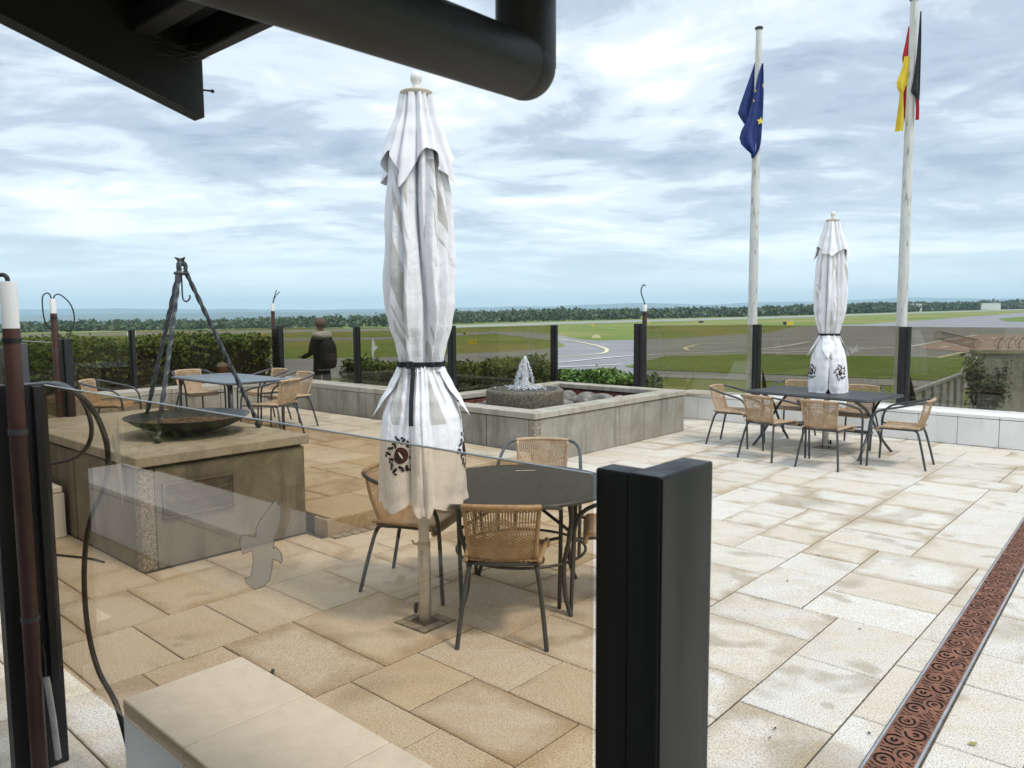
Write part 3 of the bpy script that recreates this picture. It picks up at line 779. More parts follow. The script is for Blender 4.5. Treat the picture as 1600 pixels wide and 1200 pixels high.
raised = tag(uvthing('raised_terrace', 'raised tan paved seating level one step up on the left', 'paving', -9, 5, 0), kind='structure')
def hi_ok(u, v):
    if v > 5.6 and u > -5.62: return False
    if u > -8.0 and v < 3.4: return False
    if v > 6.62 and u > -8.0: return False
    return True
def sub(r, o): return [(u - o[0], v - o[1], a, b) for u, v, a, b in r]
mb = MB(o=(-9, 5, 0)); mb.box(-11.9, -5.06, 3.42, 5.56, 0.0, 0.1445); mb.box(-11.9, -8.0, 2.6, 3.42, 0.0, 0.1445); mb.box(-11.9, -5.66, 5.56, 6.62, 0.0, 0.1445); mb.box(-11.9, -8.02, 6.62, 7.22, 0.0, 0.1445)
mb.build('joint_bed', M_JOINT, raised)
hr = pack(-12.0 + 0.05, -5.02, 2.6, 7.22, 0.21, hi_ok, rn_)
# slabs: re-centre so that local coordinates are about the root
rr_ = sorted(hr, key=lambda r: W(r[0], r[1]).length)
rest = MB(o=(-9, 5, 0))
for k, (u, v, a, b) in enumerate(rr_):
    dz = rn_.uniform(-0.0015, 0.0015)
    if k < 190:
        o = place('paving_slab', slab_mesh(a, b, 0.10, 'raised_paving_slab'), M_SLABT, raised); o.location = (u + 9, v - 5, 0.15 + dz)
    else: rest.box(u + .0035, u + a - .0035, v + .0035, v + b - .0035, 0.05, 0.15 + dz)
if rest.v: tag(rest.build('far_paving_slabs', M_SLABT, raised), kind='stuff')
# risers below the step edge, a strip of small setts at its foot
v = 3.40
while v < 5.55:
    ln = min(rn_.choice((0.62, 0.75, 0.9)), 5.58 - v)
    mb = MB(o=(-9, 5, 0)); mb.cbox(-5.20, -5.012, v + .003, v + ln - .003, -0.01, 0.142, 0.004); mb.build('step_riser', M_SLABT, raised)
    v += ln
for i in range(26):
    mb = MB(o=(-9, 5, 0)); y = 3.42 + i * 0.083; s_ = rn_.uniform(0.03, 0.038)
    mb.cbox(-5.005, -5.005 + 0.075 + rn_.uniform(-.01, .01), y, y + 0.072, 0.002, 0.014 + rn_.uniform(0, .006), 0.005); mb.build('sett', M_COBBLE, raised)

# ------------------------------------------------------------------ drain
drain_c = W(-0.80, 3.0, 0.0)
drain = thing('drain_channel', 'rust brown slotted drain channel with swirling grate', 'drain', drain_c, -GA + R(1.9))
PW, PL, cs = 0.150, 0.5, 0.003
nx_, ny_ = int(PW / cs), int(PL / cs)
rp = random.Random(5)
seeds = [(0.045, 0.07, 0.025, 0.9), (0.105, 0.15, 0.022, 0.0), (0.04, 0.24, 0.026, 2.0), (0.10, 0.33, 0.027, 4.0), (0.045, 0.43, 0.022, 3.0)]
m_ = MB(); vid = {}
def gv(i, j):
    if (i, j) not in vid:
        vid[(i, j)] = len(m_.v); m_.v.append((i * cs - PW / 2, j * cs, 0.0))
    return vid[(i, j)]
for j in range(ny_):
    for i in range(nx_):
        x, y = (i + .5) * cs, (j + .5) * cs
        solid = x < 0.006 or x > PW - 0.006 or y < 0.006 or y > PL - 0.004
        if not solid:
            d, s0 = min(((math.hypot((x - s[0]), (y - s[1]) * 0.85), s) for s in seeds), key=lambda t: t[0])
            an = math.atan2(y - s0[1], x - s0[0])
            if d < 0.052:
                hole = math.sin(2 * math.pi * d / s0[2] - 0.6) > 0.20 and math.cos(an * 1.0 - s0[3] + d * 40) < 0.86
            else:
                hole = math.sin(2 * math.pi * (y + 0.4 * x + 0.010 * math.sin(x * 55 + y * 9)) / 0.024) > 0.30 and math.sin(x * 75 + y * 31) > -0.80
            if hole: continue
        m_.f.append((gv(i, j), gv(i + 1, j), gv(i + 1, j + 1), gv(i, j + 1)))
grate_me = m_.mesh('grate')
sol = None
v0, v1 = -1.5, 8.6
k = 0
y = v0
while y < v1:
    o = place('grate', grate_me, M_RUST, drain); o.location = (0, y, 0.0125); y += PL + 0.002
MB().box(-0.075, 0.075, v0, v1, 0.0035, 0.0055).build('channel', M_DRAINDARK, drain)  # shallow floor, the shade down in the slots is put into its dark colour
for s in (-1, 1):
    MB().box(min(s * 0.0755, s * 0.085), max(s * 0.0755, s * 0.085), v0, v1, 0.001, 0.0135).build('rail', M_RAIL, drain)
    MB().box(min(s * 0.0855, s * 0.093), max(s * 0.0855, s * 0.093), v0, v1, 0.001, 0.0028).build('edge_joint', M_JOINT, drain)

# ------------------------------------------------------------------ walls
def slab_wall(name, label, ax, a0, a1, b0, b1, h, cope_t, mat, cope, piece, cat='wall', z0=0.0, over=0.0, group=None, back=True):
    """wall along axis ax ('u' or 'v') from a0 to a1, across b0..b1, faced with panels and covered with coping slabs"""
    um, vm = ((a0 + a1) / 2, (b0 + b1) / 2) if ax == 'u' else ((b0 + b1) / 2, (a0 + a1) / 2)
    o = uvthing(name, label, cat, um, vm, z0, group)
    O = (um, vm, z0)
    bx = (lambda mb, p0, p1, q0, q1, zz0, zz1, c: mb.cbox(p0, p1, q0, q1, zz0, zz1, c) if ax == 'u' else mb.cbox(q0, q1, p0, p1, zz0, zz1, c))
    mb = MB(o=O)
    if ax == 'u': mb.box(a0 + .01, a1 - .01, b0 + .02, b1 - .02, z0, z0 + h - cope_t - 0.002)
    else: mb.box(b0 + .02, b1 - .02, a0 + .01, a1 - .01, z0, z0 + h - cope_t - 0.002)
    mb.build('core', M_JOINT, o)
    n = max(1, int(round((a1 - a0) / piece))); st = (a1 - a0) / n
    for i in range(n):
        p0, p1 = a0 + i * st + 0.003, a0 + (i + 1) * st - 0.003
        for q0, q1 in ((b0, b0 + 0.03), (b1 - 0.03, b1)):
            m2 = MB(o=O); bx(m2, p0, p1, q0, q1, z0 + 0.004, z0 + h - cope_t - 0.008, 0.003); m2.build('panel', mat, o)
        m2 = MB(o=O); bx(m2, p0, p1, b0 - over, b1 + over, z0 + h - cope_t, z0 + h + random.uniform(-.001, .001), 0.004); m2.build('coping_slab', cope, o)
    for e0, e1 in ((a0 - 0.012, a0 + 0.002), (a1 - 0.002, a1 + 0.012)):
        m2 = MB(o=O); bx(m2, e0, e1, b0 + 0.004, b1 - 0.004, z0 + 0.004, z0 + h - cope_t - 0.010, 0.003); m2.build('end_panel', mat, o)
    return o
slab_wall('white_parapet', 'low white slab wall under the bronze windscreen in the foreground', 'u', -2.75, -0.45, 1.0, 1.45, 0.41, 0.05, M_WHITE, M_COPEW, 0.46)
slab_wall('white_parapet', 'long low white slab wall behind the rectangular table', 'u', -6.55, 3.3, 11.28, 11.92, 0.41, 0.045, M_WHITE, M_COPEW, 0.47)
slab_wall('white_parapet', 'white slab wall at the left edge, ending against the fire pedestal', 'v', -0.95, 2.05, -7.2, -6.62, 0.41, 0.045, M_WHITE, M_COPEW, 0.6)
slab_wall('white_parapet', 'white slab wall mirrored in the bronze glass', 'u', -6.60, -2.9, -0.98, -0.42, 0.41, 0.045, M_WHITE, M_COPEW, 0.6)
slab_wall('concrete_parapet', 'weathered grey concrete wall running to the fountain', 'u', -11.84, -8.05, 7.24, 7.66, 0.61, 0.075, M_CONC, M_COPE, 0.75, over=0.0)
slab_wall('concrete_parapet', 'weathered grey concrete wall before the tall hedge', 'v', 2.1, 7.66, -12.32, -11.86, 0.61, 0.075, M_CONC, M_COPE, 0.8)
slab_wall('concrete_parapet', 'short grey concrete wall behind the fire pedestal at left', 'u', -11.84, -8.02, 2.12, 2.56, 0.61, 0.075, M_CONC, M_COPE, 0.8)

# ------------------------------------------------------------------ fountain basin
FU0, FU1, FV0, FV1, FH = -8.0, -5.62, 6.63, 10.02, 0.605
fo = uvthing('fountain_basin', 'square raised concrete fountain basin with flat coping', 'fountain', -6.8, 8.3, 0)
FO = (-6.8, 8.3, 0)
cw, ct = 0.26, 0.07
def fpan(x0, x1, y0, y1, mat=M_CONC, z1=FH - ct - 0.010, name='wall_panel'):
    mb = MB(o=FO); mb.cbox(x0, x1, y0, y1, 0.003, z1, 0.004); mb.build(name, mat, fo)
# core walls
mb = MB(o=FO)
t = 0.2
mb.box(FU0 + .02, FU1 - .02, FV0 + .02, FV0 + t, 0, FH - ct - .003); mb.box(FU0 + .02, FU1 - .02, FV1 - t, FV1 - .02, 0, FH - ct - .003)
mb.box(FU0 + .02, FU0 + t, FV0 + t, FV1 - t, 0, FH - ct - .003); mb.box(FU1 - t, FU1 - .02, FV0 + t, FV1 - t, 0, FH - ct - .003)
mb.build('core', M_JOINT, fo)
for a, b in ((FV0 + 0.10, 8.33), (8.335, 8.93), (8.94, FV1 - 0.003)): fpan(FU1 - 0.03, FU1, a, b)
for a, b in ((FU0, -7.2), (-7.19, -6.4), (-6.39, FU1 - 0.10)): fpan(a + .003, b, FV0, FV0 + 0.03)
for a, b in ((FU0 + .035, -7.2), (-7.19, -6.4), (-6.39, FU1 - 0.035)): fpan(a, b, FV1 - 0.03, FV1)
for a, b in ((FV0 + .035, 7.7), (7.71, 8.9), (8.91, FV1 - .035)): fpan(FU0, FU0 + 0.03, a, b)
mb = MB(o=FO); mb.cbox(FU1 - 0.095, FU1 + 0.002, FV0 - 0.002, FV0 + 0.095, 0.003, FH - ct - 0.012, 0.006); mb.build('corner_strip', M_AGGR, fo)
def cope(x0, x1, y0, y1):
    mb = MB(o=FO); mb.cbox(x0, x1, y0, y1, FH - ct, FH + random.uniform(-.0015, .0015), 0.006); mb.build('coping_slab', M_COPE, fo)
cope(FU1 - cw, FU1 + .02, FV0 - .02, FV0 + 0.42); cope(FU1 - cw, FU1 + .02, FV0 + 0.425, 8.42); cope(FU1 - cw, FU1 + .02, 8.425, FV1 + .02)
cope(FU0 - .02, -6.9, FV0 - .02, FV0 + cw); cope(-6.895, FU1 - cw - .004, FV0 - .02, FV0 + cw)
cope(FU0 - .02, -6.9, FV1 - cw, FV1 + .02); cope(-6.895, FU1 - cw - .004, FV1 - cw, FV1 + .02)
cope(FU0 - .02, FU0 + cw, FV0 + cw + .004, 8.2); cope(FU0 - .02, FU0 + cw, 8.204, FV1 - cw - .004)
# bricks inside below the far coping
bm_ = MB(); bm_.cbox(0, 0.225, 0, 0.05, 0, 0.062, 0.004); brick_me = bm_.mesh('brick')
for r_ in range(3):
    for i in range(8):
        x = FU0 + 0.22 + i * 0.236 + (0.118 if r_ % 2 else 0)
        if x + .225 < FU1 - 0.2:
            o = place('brick', brick_me, M_BRICK, fo); o.location = (x - FO[0], FV1 - t - 0.055 - FO[1], 0.30 + r_ * 0.073)
    for i in range(11):
        y = FV0 + 0.25 + i * 0.236 + (0.118 if r_ % 2 else 0)
        if y + .23 < FV1 - t - .06:
            o = place('brick', brick_me, M_BRICK, fo); o.rotation_euler = (0, 0, R(90)); o.location = (FU0 + t + 0.055 - FO[0], y - FO[1], 0.30 + r_ * 0.073)
mb = MB(o=FO); mb.box(FU0 + t, FU1 - t, FV0 + t, FV1 - t, 0.02, 0.30); mb.build('floor', M_JOINT, fo)
mb = MB(o=FO); mb.box(FU0 + t + .001, FU1 - t - .001, FV0 + t + .001, FV1 - t - .001, 0.398, 0.402); tag(mb.build('basin_water', M_WATER, fo), kind='stuff')

DRU, DRV = -6.72, 7.72
drum = uvthing('fountain_drum', 'round drum of dark exposed aggregate standing in the basin', 'fountain', DRU, DRV, 0.30)
MB().lathe([(0.50, 0.0), (0.515, 0.02), (0.52, 0.40), (0.512, 0.425), (0.495, 0.437)], 48).build('drum_body', M_BOWLSTONE, drum, smooth=True, angle=40)
rw = random.Random(21)
mb = MB()
mb.grid(lambda a, b: ((0.0 + b * 0.46) * math.cos(a * 6.2832), (0.0 + b * 0.46) * math.sin(a * 6.2832), 0.4375 + 0.010 + 0.006 * math.sin(a * 40 + b * 30) * (1 - b) - 0.008 * b), 40, 12, True)
tag(mb.build('water_film', M_WATER, drum, smooth=True), kind='stuff')
jet = uvthing('water_jet', 'white foaming water jet springing from the drum', 'water', DRU + 0.0, DRV, 0.74, kind='thing')
def jetf(a, b):
    z = b * 0.44
    r = 0.030 * (1 - b) ** 1.5 + 0.030 + 0.007 * math.sin(z * 27 + 1)
    if b > 0.90: r *= max(0.05, math.sqrt((1 - b) / 0.10))
    r *= 1 + 0.22 * math.sin(a * 6.283 * 3 + z * 9 + 2 * math.sin(z * 23)) + 0.14 * math.sin(a * 6.283 * 7 - z * 14 + 3 * math.sin(z * 31 + a * 6.283)) + 0.08 * math.sin(a * 6.283 * 13 + z * 70)
    return (r * math.cos(a * 6.283) + 0.012 * math.sin(z * 17), r * math.sin(a * 6.283), z)
MB().grid(jetf, 36, 60, True).build('column', M_FOAM, jet, smooth=True)
mb = MB()
for k in range(900):
    th = rw.choice((0.3, 2.6, 3.4, 4.4, 5.6)) + rw.gauss(0, .22); hh = rw.random() ** 1.2
    z = 0.38 * hh; r = 0.030 + (1 - hh) ** 0.7 * rw.gauss(0.105, 0.018)
    mb.ball((r * math.cos(th), r * math.sin(th), z), rw.uniform(0.002, 0.0075), 5, 3, (1, 1, rw.uniform(1.2, 3.0)))
for k in range(420):
    th = rw.uniform(0, 6.283); r = abs(rw.gauss(0, 0.16))
    if r < 0.42: mb.ball((r * math.cos(th), r * math.sin(th), 0.008 + rw.uniform(0, 0.03) * (1 - r)), rw.uniform(0.004, 0.013), 5, 3, (1.5, 1.5, 0.7))
tag(mb.build('spray', M_FOAM, jet, smooth=True), kind='stuff')
# river stones in the basin
rs = random.Random(8)
stones = 0
for tries in range(400):
    if stones >= 46: break
    u = rs.uniform(FU0 + .42, FU1 - .36); v = rs.uniform(FV0 + .36, FV1 - .42)
    if math.hypot(u - DRU, v - DRV) < 0.62: continue
    r_ = rs.uniform(0.07, 0.14)
    mb = MB(); mb.ball((0, 0, 0), r_, 10, 7, (rs.uniform(1, 1.5), rs.uniform(.8, 1.1), rs.uniform(.55, .75)), 0.05, rs)
    o = mb.build('river_stone', M_PEBBLE, smooth=True); o.location = W(u, v, 0.40 + r_ * 0.35); o.rotation_euler = (0, 0, rs.uniform(0, 6))
    tag(o, 'rounded grey river stone lying in the fountain basin', 'stone', 'river stones in the fountain basin'); stones += 1

# ------------------------------------------------------------------ fire pedestal
PU0, PU1, PV0, PV1, PH = -7.9, -5.27, 2.1, 3.38, 0.80
pe = uvthing('fire_pedestal', 'weathered concrete block pedestal carrying the iron fire bowl', 'pedestal', -6.6, 2.74, 0)
PO = (-6.6, 2.74, 0)
mb = MB(o=PO); mb.box(PU0 + .02, PU1 - .02, PV0 + .02, PV1 - .02, 0, PH - 0.085); mb.build('core', M_JOINT, pe)
def ppan(x0, x1, y0, y1, mat=M_CONCD, name='wall_panel', z1=PH - 0.095):
    mb = MB(o=PO); mb.cbox(x0, x1, y0, y1, 0.002, z1, 0.005); mb.build(name, mat, pe)
ppan(PU1 - 0.03, PU1, PV0 + 0.10, PV1 - 0.003)
ppan(PU1 - 0.095, PU1 + .002, PV0 - .002, PV0 + .095, M_AGGR, 'corner_strip')
ppan(-6.48, PU1 - 0.10, PV0, PV0 + 0.03); ppan(PU0, -6.50, PV0 - .004, PV0 + 0.03)
ppan(PU0, PU0 + 0.03, PV0 + .035, PV1 - .035); ppan(PU0, -6.6, PV1 - 0.03, PV1); ppan(-6.59, PU1 - .035, PV1 - 0.03, PV1)
for a, b in ((PU0 - .03, -6.492), (-6.487, PU1 + .03)):
    for c, d in ((PV0 - .03, PV1 + .03),):
        mb = MB(o=PO); mb.cbox(a, b, c, d, PH - 0.072, PH, 0.007); mb.build('coping_slab', M_COPE, pe)
# plaque with raised lettering on the face towards the terrace
PX = PU1
plq = thing('memorial_plaque', 'dark bronze memorial plaque with raised lettering on the pedestal', 'plaque', W(PX, 2.505, 0.47), -GA)
MB().cbox(0.001, 0.018, -0.265, 0.265, -0.128, 0.128, 0.004).build('plate', M_PLAQ, plq)
mb = MB()
for a0, a1, b0, b1 in ((-0.258, 0.258, 0.112, 0.121), (-0.258, 0.258, -0.121, -0.112), (-0.258, -0.249, -0.111, 0.111), (0.249, 0.258, -0.111, 0.111)):
    mb.box(0.0185, 0.024, a0, a1, b0, b1)
mb.build('border', M_PLAQT, plq)
def text_mesh(name, body, size, mat, parent, loc, rot, extr=0.002, align='CENTER'):
    cu = bpy.data.curves.new(name, 'FONT'); cu.body = body; cu.size = size; cu.extrude = extr; cu.align_x = align; cu.align_y = 'CENTER'; cu.resolution_u = 3
    tmp = bpy.data.objects.new(name + '_tmp', cu); COL.objects.link(tmp)
    dg = bpy.context.evaluated_depsgraph_get(); me = bpy.data.meshes.new_from_object(tmp.evaluated_get(dg))
    bpy.data.objects.remove(tmp); bpy.data.curves.remove(cu)
    me.materials.clear()
    o = place(name, me, mat, parent); o.location = loc; o.rotation_euler = rot
    return o
for s_, z, sz in (("DEM FLUGPIONIER", 0.082, 0.030), ("FORSCHERGEIST", 0.046, 0.034), ("ULENCK DCUELEDS", 0.0, 0.048), ("19 - 19", -0.05, 0.03)):
    text_mesh('lettering', s_, sz, M_PLAQT, plq, (0.0195, 0.0, z), (R(90), 0, R(90)))
# small wing reliefs left and right of the name
for sy, nm in ((-0.215, 1), (0.213, 2)):
    mb = MB()
    for k in range(3):
        pts = [(0.0205, sy - 0.028 + i * 0.008, 0.002 + k * 0.014 + 0.006 * math.sin(i * 0.9)) for i in range(8)]
        mb.tube(pts, 0.0028, 5)
    if nm == 2: mb.tube([(0.0205, sy + 0.036 * math.cos(a * .45), 0.016 + 0.03 * math.sin(a * .45)) for a in range(15)], 0.0022, 5)
    mb.build('emblem_relief', M_PLAQT, plq)

# ------------------------------------------------------------------ roof over the camera
EV, EZ = 1.10, 2.47                                # eave line
SL = math.tan(R(17))
roof = uvthing('roof_eave', 'black timber roof eave hanging into the top left corner', 'roof', -2.19, EV, 0)
RO = (-2.19, EV, 0)
def sbox(mb, u0, u1, va, vb, zlo, zhi):
    """box following the roof slope; zlo,zhi measured from the eave plane"""
    q = lambda v: EZ + (EV - v) * SL
    mb.add([(u0, va, q(va) + zlo), (u1, va, q(va) + zlo), (u1, vb, q(vb) + zlo), (u0, vb, q(vb) + zlo), (u0, va, q(va) + zhi), (u1, va, q(va) + zhi), (u1, vb, q(vb) + zhi), (u0, vb, q(vb) + zhi)],
           [(3, 2, 1, 0), (4, 5, 6, 7), (0, 1, 5, 4), (1, 2, 6, 5), (2, 3, 7, 6), (3, 0, 4, 7)])
mb = MB(o=RO); sbox(mb, -2.235, -2.175, EV - 4.2, EV, -0.155, 0.20); mb.build('barge_board', M_SOFFIT, roof)
for i in range(28):
    va = EV - 0.055 - (i + 1) * 0.145
    mb = MB(o=RO); sbox(mb, -2.17, 3.0, va + 0.004, va + 0.141, 0.05, 0.07); mb.build('soffit_board', M_SOFFIT, roof)
mb = MB(o=RO); mb.cbox(-2.17, 3.0, EV - 0.045, EV - 0.005, EZ, EZ + 0.19, 0.004); mb.build('fascia', M_SOFFIT, roof)
mb = MB(o=RO); mb.cbox(-2.17, 3.0, EV - 0.20, EV - 0.14, EZ + 0.03, EZ + 0.085, 0.004); mb.build('purlin', M_SOFFIT, roof)
mb = MB(o=RO); sbox(mb, -2.3, 3.05, EV - 4.2, EV + 0.02, 0.205, 0.25); mb.build('roof_deck', M_SOFFIT, roof)
mb = MB(o=RO); mb.tube([(-2.19, EV - 0.005, EZ - 0.075), (-2.178, EV + 0.028, EZ - 0.075)], 0.003, 6); mb.ball((-2.178, EV + 0.029, EZ - 0.075), 0.006, 6, 4); mb.build('nail', M_BLACK, roof)
mb = MB(o=RO)
rw2 = random.Random(4)
for k in range(16):
    a = Vector((-2.172, EV - 0.05 - rw2.uniform(0, .1), EZ + rw2.uniform(-.02, .05))); b = Vector((-2.172 + rw2.uniform(.02, .12), EV - 0.03, EZ + rw2.uniform(-.02, .03)))
    mb.tube([a, a.lerp(b, .5) + Vector((0, 0, -0.012)), b], 0.0007, 3, False)
mb.build('cobweb', M_WEB, roof)
# building wall behind the photographer
bw = uvthing('building_wall', 'dark plastered house wall behind the terrace entrance', 'wall', 2.3, -3.3, 0)
MB().box(-4.4, 4.8, -0.15, 0.15, 0, 3.6).build('wall_face', M_PLASTER, bw)
# rain gutter and the big downpipe
gut = uvthing('rain_gutter', 'dark rain gutter along the eave at the top edge', 'gutter', 0.0, EV + 0.07, 2.34)
mb = MB()
mb.grid(lambda a, b: (-1.06 + 4.0 * b, 0.075 * math.cos(math.pi * (1 + a)), 0.10 + 0.075 * math.sin(math.pi * (1 + a))), 12, 4)
mb.build('trough', M_GUTTER, gut, smooth=True)
PPR = 0.057
# centre of the vertical run
pu, pv = -0.96, 1.11
dp = uvthing('downpipe', 'thick black rain downpipe with elbow crossing the top of the view', 'downpipe', pu, pv, 2.2)
zc_ = 2.20
zl = zc_ - 2.2
MB().tube([(0, -3.0 + i * 0.297, zl) for i in range(11)] + [(0, -0.02, zl)], PPR, 32).build('horizontal_run', M_GUTTER, dp, smooth=True, angle=50)
MB().ball((0, -0.004, zl), PPR + 0.0006, 32, 20).build('elbow', M_GUTTER, dp, smooth=True)
MB().tube([(0, 0, zl), (0, 0, 0.40)], PPR - 0.001, 32).build('vertical_run', M_GUTTER, dp, smooth=True, angle=50)

# ================================================================== WINDSCREENS
def post_far(u, v, z0, z1, along, label, w=0.055, d=0.13, mat=None):
    """flat black upright; along = direction of its long side"""
    o = uvthing('windscreen_post', label, 'post', u, v, z0, 'black windscreen posts around the terrace')
    h = z1 - z0
    a, b = (d / 2, w / 2) if along == 'u' else (w / 2, d / 2)
    MB().cbox(-a, a, -b, b, 0, h, 0.004).build('upright', mat or M_BLACK, o)
    if along == 'u': MB().cbox(-0.022, 0.022, -b - 0.018, -b - 0.001, 0.02, h - 0.01, 0.003).build('clamp_strip', mat or M_BLACK, o)
    else: MB().cbox(b * 0 + a + 0.001, a + 0.018, -0.022, 0.022, 0.02, h - 0.01, 0.003).build('clamp_strip', mat or M_BLACK, o)
    MB().cbox(-a - 0.02, a + 0.02, -b - 0.02, b + 0.02, -0.004, 0.008, 0.002).build('foot_plate', mat or M_BLACK, o)
    return o
ZT = 1.54
post_far(-12.30, 4.90, 0.60, ZT - .01, 'u', 'black windscreen post before the tall hedge, left of the tripod')
post_far(-12.60, 7.62, 0.55, ZT, 'u', 'wide black windscreen post beside a lamp pipe, left of the standing person', 0.09, 0.18)
post_far(-10.31, 7.66, 0.60, ZT, 'u', 'black windscreen post on the grey wall, right of the standing person')
post_far(-8.06, 7.66, 0.60, ZT + .03, 'u', 'black windscreen post partly behind the near parasol')
post_far(-8.15, 10.12, 0.60, ZT, 'u', 'black windscreen post at the back of the fountain, left of the open gap')
post_far(-6.48, 10.15, 0.60, ZT + .03, 'u', 'black windscreen post with a lamp pipe, right of the open gap', 0.09, 0.16)
post_far(-5.33, 11.80, 0.40, ZT, 'u', 'black windscreen post beside the mast with the blue flag', 0.07, 0.13)
post_far(-3.14, 11.80, 0.40, ZT - .02, 'u', 'black windscreen post beside the mast with the tricolour flag', 0.07, 0.15)
post_far(-7.93, 2.56, 0.0, 1.535, 'u', 'black windscreen post with looping cables at the pedestal corner', 0.07, 0.11)
post_far(-7.22, 2.0, 0.40, 1.525, 'u', 'grey windscreen post on the white wall at far left', 0.055, 0.10, M_GREYPOST)
# struts behind the two posts on the white wall
for u in (-5.33, -3.14):
    o = uvthing('post_strut', 'slanting black strut bracing the post %s' % ('near the blue flag' if u < -5 else 'near the tricolour flag'), 'strut', u + 0.06, 11.9, 0.405)
    MB().prism([(0.0, 0.0, 0), (0.11, 0.0, 0), (0.0, 0.0, 0.42)], (0, 0.012, 0)).build('brace', M_BLACK, o)

def pane(u0, v0, u1, v1, z0, z1, mat, label, th=0.010, group='bronze windscreen panes'):
    a = W(u0, v0); b = W(u1, v1); d = b - a; L = d.length
    o = thing('glass_pane', label, 'glass pane', (a.x, a.y, z0), math.atan2(d.y, d.x), group)
    MB().box(0.0, L, -th / 2, th / 2, 0, z1 - z0 - 0.0015).build('glass', mat, o)
    MB().box(0.0, L, -th / 2, th / 2, z1 - z0 - 0.0005, z1 - z0 + 0.0015).build('polished_edge', M_GLASSEDGE, o)
    return o
pane(-12.34, 2.55, -8.0, 2.55, 0.62, 1.49, M_GLASSF, 'bronze glass pane at the far left behind the lamp pipe')
pane(-12.34, 2.6, -12.31, 4.83, 0.62, 1.50, M_GLASSF, 'bronze glass pane before the hedge, left of the thin post')
pane(-12.31, 4.97, -12.53, 7.55, 0.62, 1.50, M_GLASSF, 'bronze glass pane before the hedge, behind the tripod')
p_mid = pane(-12.50, 7.665, -10.37, 7.665, 0.62, 1.51, M_GLASSF, 'bronze glass pane in front of the standing person')
p_b = pane(-10.25, 7.665, -8.12, 7.665, 0.62, 1.53, M_GLASSF, 'bronze glass pane with a white bird sticker')
pane(-8.10, 7.73, -8.14, 10.05, 0.61, 1.54, M_GLASSF, 'bronze glass pane behind the fountain jet')
pane(-6.40, 10.22, -5.40, 11.77, 0.42, 1.54, M_GLASSF, 'bronze glass pane between fountain and blue flag')
pane(-5.26, 11.80, -3.22, 11.80, 0.42, 1.53, M_GLASSF, 'bronze glass pane between the two flag masts')
pane(-3.06, 11.80, -0.98, 11.80, 0.42, 1.52, M_GLASSF, 'bronze glass pane at the right edge before the razor wire')
pane(-7.22, 1.94, -7.22, -0.9, 0.42, 1.50, M_GLASSF, 'bronze glass pane on the white wall at far left')
near = pane(-3.215, 0.955, -0.715, 0.985, 0.40, 1.492, M_GLASSN, 'large bronze glass pane across the foreground', 0.008)

# bird silhouettes stuck on the glass
def outline_thing(name, label, pts2, plane_v, mat, edge_mat, th=0.0012, group=None):
    cu_ = sum(p[0] for p in pts2) / len(pts2); cz_ = sum(p[1] for p in pts2) / len(pts2)
    o = uvthing(name, label, 'sticker', cu_, plane_v, cz_, group)
    P = [(p[0] - cu_, 0, p[1] - cz_) for p in pts2]
    MB().prism(P, (0, -th, 0)).build('film', mat, o)
    if edge_mat:
        Q = [Vector(p) + Vector((0, -th - 0.001, 0)) for p in P]; Q.append(Q[0])
        MB().tube(Q, 0.0007, 4, False).build('printed_outline', edge_mat, o)
    return o
BV = 0.960
outline_thing('bird_sticker', 'pale translucent bird of prey sticker on the foreground pane', BIRD, BV, M_STICK, M_STICKE)
slim = [(-2.55, 1.43), (-2.562, 1.40), (-2.57, 1.33), (-2.60, 1.37), (-2.603, 1.32), (-2.58, 1.27), (-2.565, 1.24), (-2.555, 1.20), (-2.548, 1.13), (-2.542, 1.20), (-2.545, 1.28), (-2.545, 1.36)]
outline_thing('bird_sticker', 'slim pale bird sticker high on the left of the foreground pane', slim, 0.9605, M_STICK, None)
wb = [(-9.98, 1.36), (-10.0, 1.30), (-10.02, 1.16), (-9.99, 0.98), (-9.965, 1.14), (-9.94, 1.16), (-9.86, 1.22), (-9.93, 1.24), (-9.95, 1.30)]
outline_thing('bird_sticker', 'white bird sticker on the far pane right of the standing person', [(a + 0.10, b) for a, b in wb], 7.655, M_STICKW, None)
outline_thing('bird_sticker', 'faint bird sticker on the pane between the flag masts', [(-3.90, 1.22), (-3.84, 1.18), (-3.80, 1.22), (-3.77, 1.28), (-3.79, 1.20), (-3.74, 1.14), (-3.80, 1.15), (-3.86, 1.11)], 11.79, M_STICK, None)

# the two uprights that hold the foreground pane
o = uvthing('windscreen_post', 'massive black upright in the foreground holding the bronze pane', 'post', -0.63, 1.08, 0.0, 'black windscreen posts around the terrace')
MB(o=(-0.63, 1.08, 0)).cbox(-0.658, -0.600, 1.000, 1.170, 0, 1.500, 0.0025).build('upright', M_BLACK, o)
MB(o=(-0.63, 1.08, 0)).cbox(-0.722, -0.6585, 1.003, 1.052, 0, 1.4985, 0.0025).build('clamp_profile', M_BLACK, o)
MB(o=(-0.63, 1.08, 0)).cbox(-0.5995, -0.5975, 1.004, 1.040, 0, 1.496, 0.0008).build('cover_strip', M_BLACK, o)
o = uvthing('windscreen_post', 'black double upright at left edge with a brown pipe strapped to it', 'post', -3.26, 0.90, 0.0, 'black windscreen posts around the terrace')
OO = (-3.26, 0.90, 0)
MB(o=OO).cbox(-3.31, -3.235, 0.895, 0.968, 0, 1.497, 0.003).build('upright', M_BLACK, o)
MB(o=OO).cbox(-3.34, -3.275, 0.795, 0.850, 0, 1.495, 0.003).build('upright', M_BLACK, o)
MB(o=OO).cbox(-3.330, -3.285, 0.8505, 0.8945, 0.02, 1.46, 0.002).build('web_plate', M_BLACK, o)
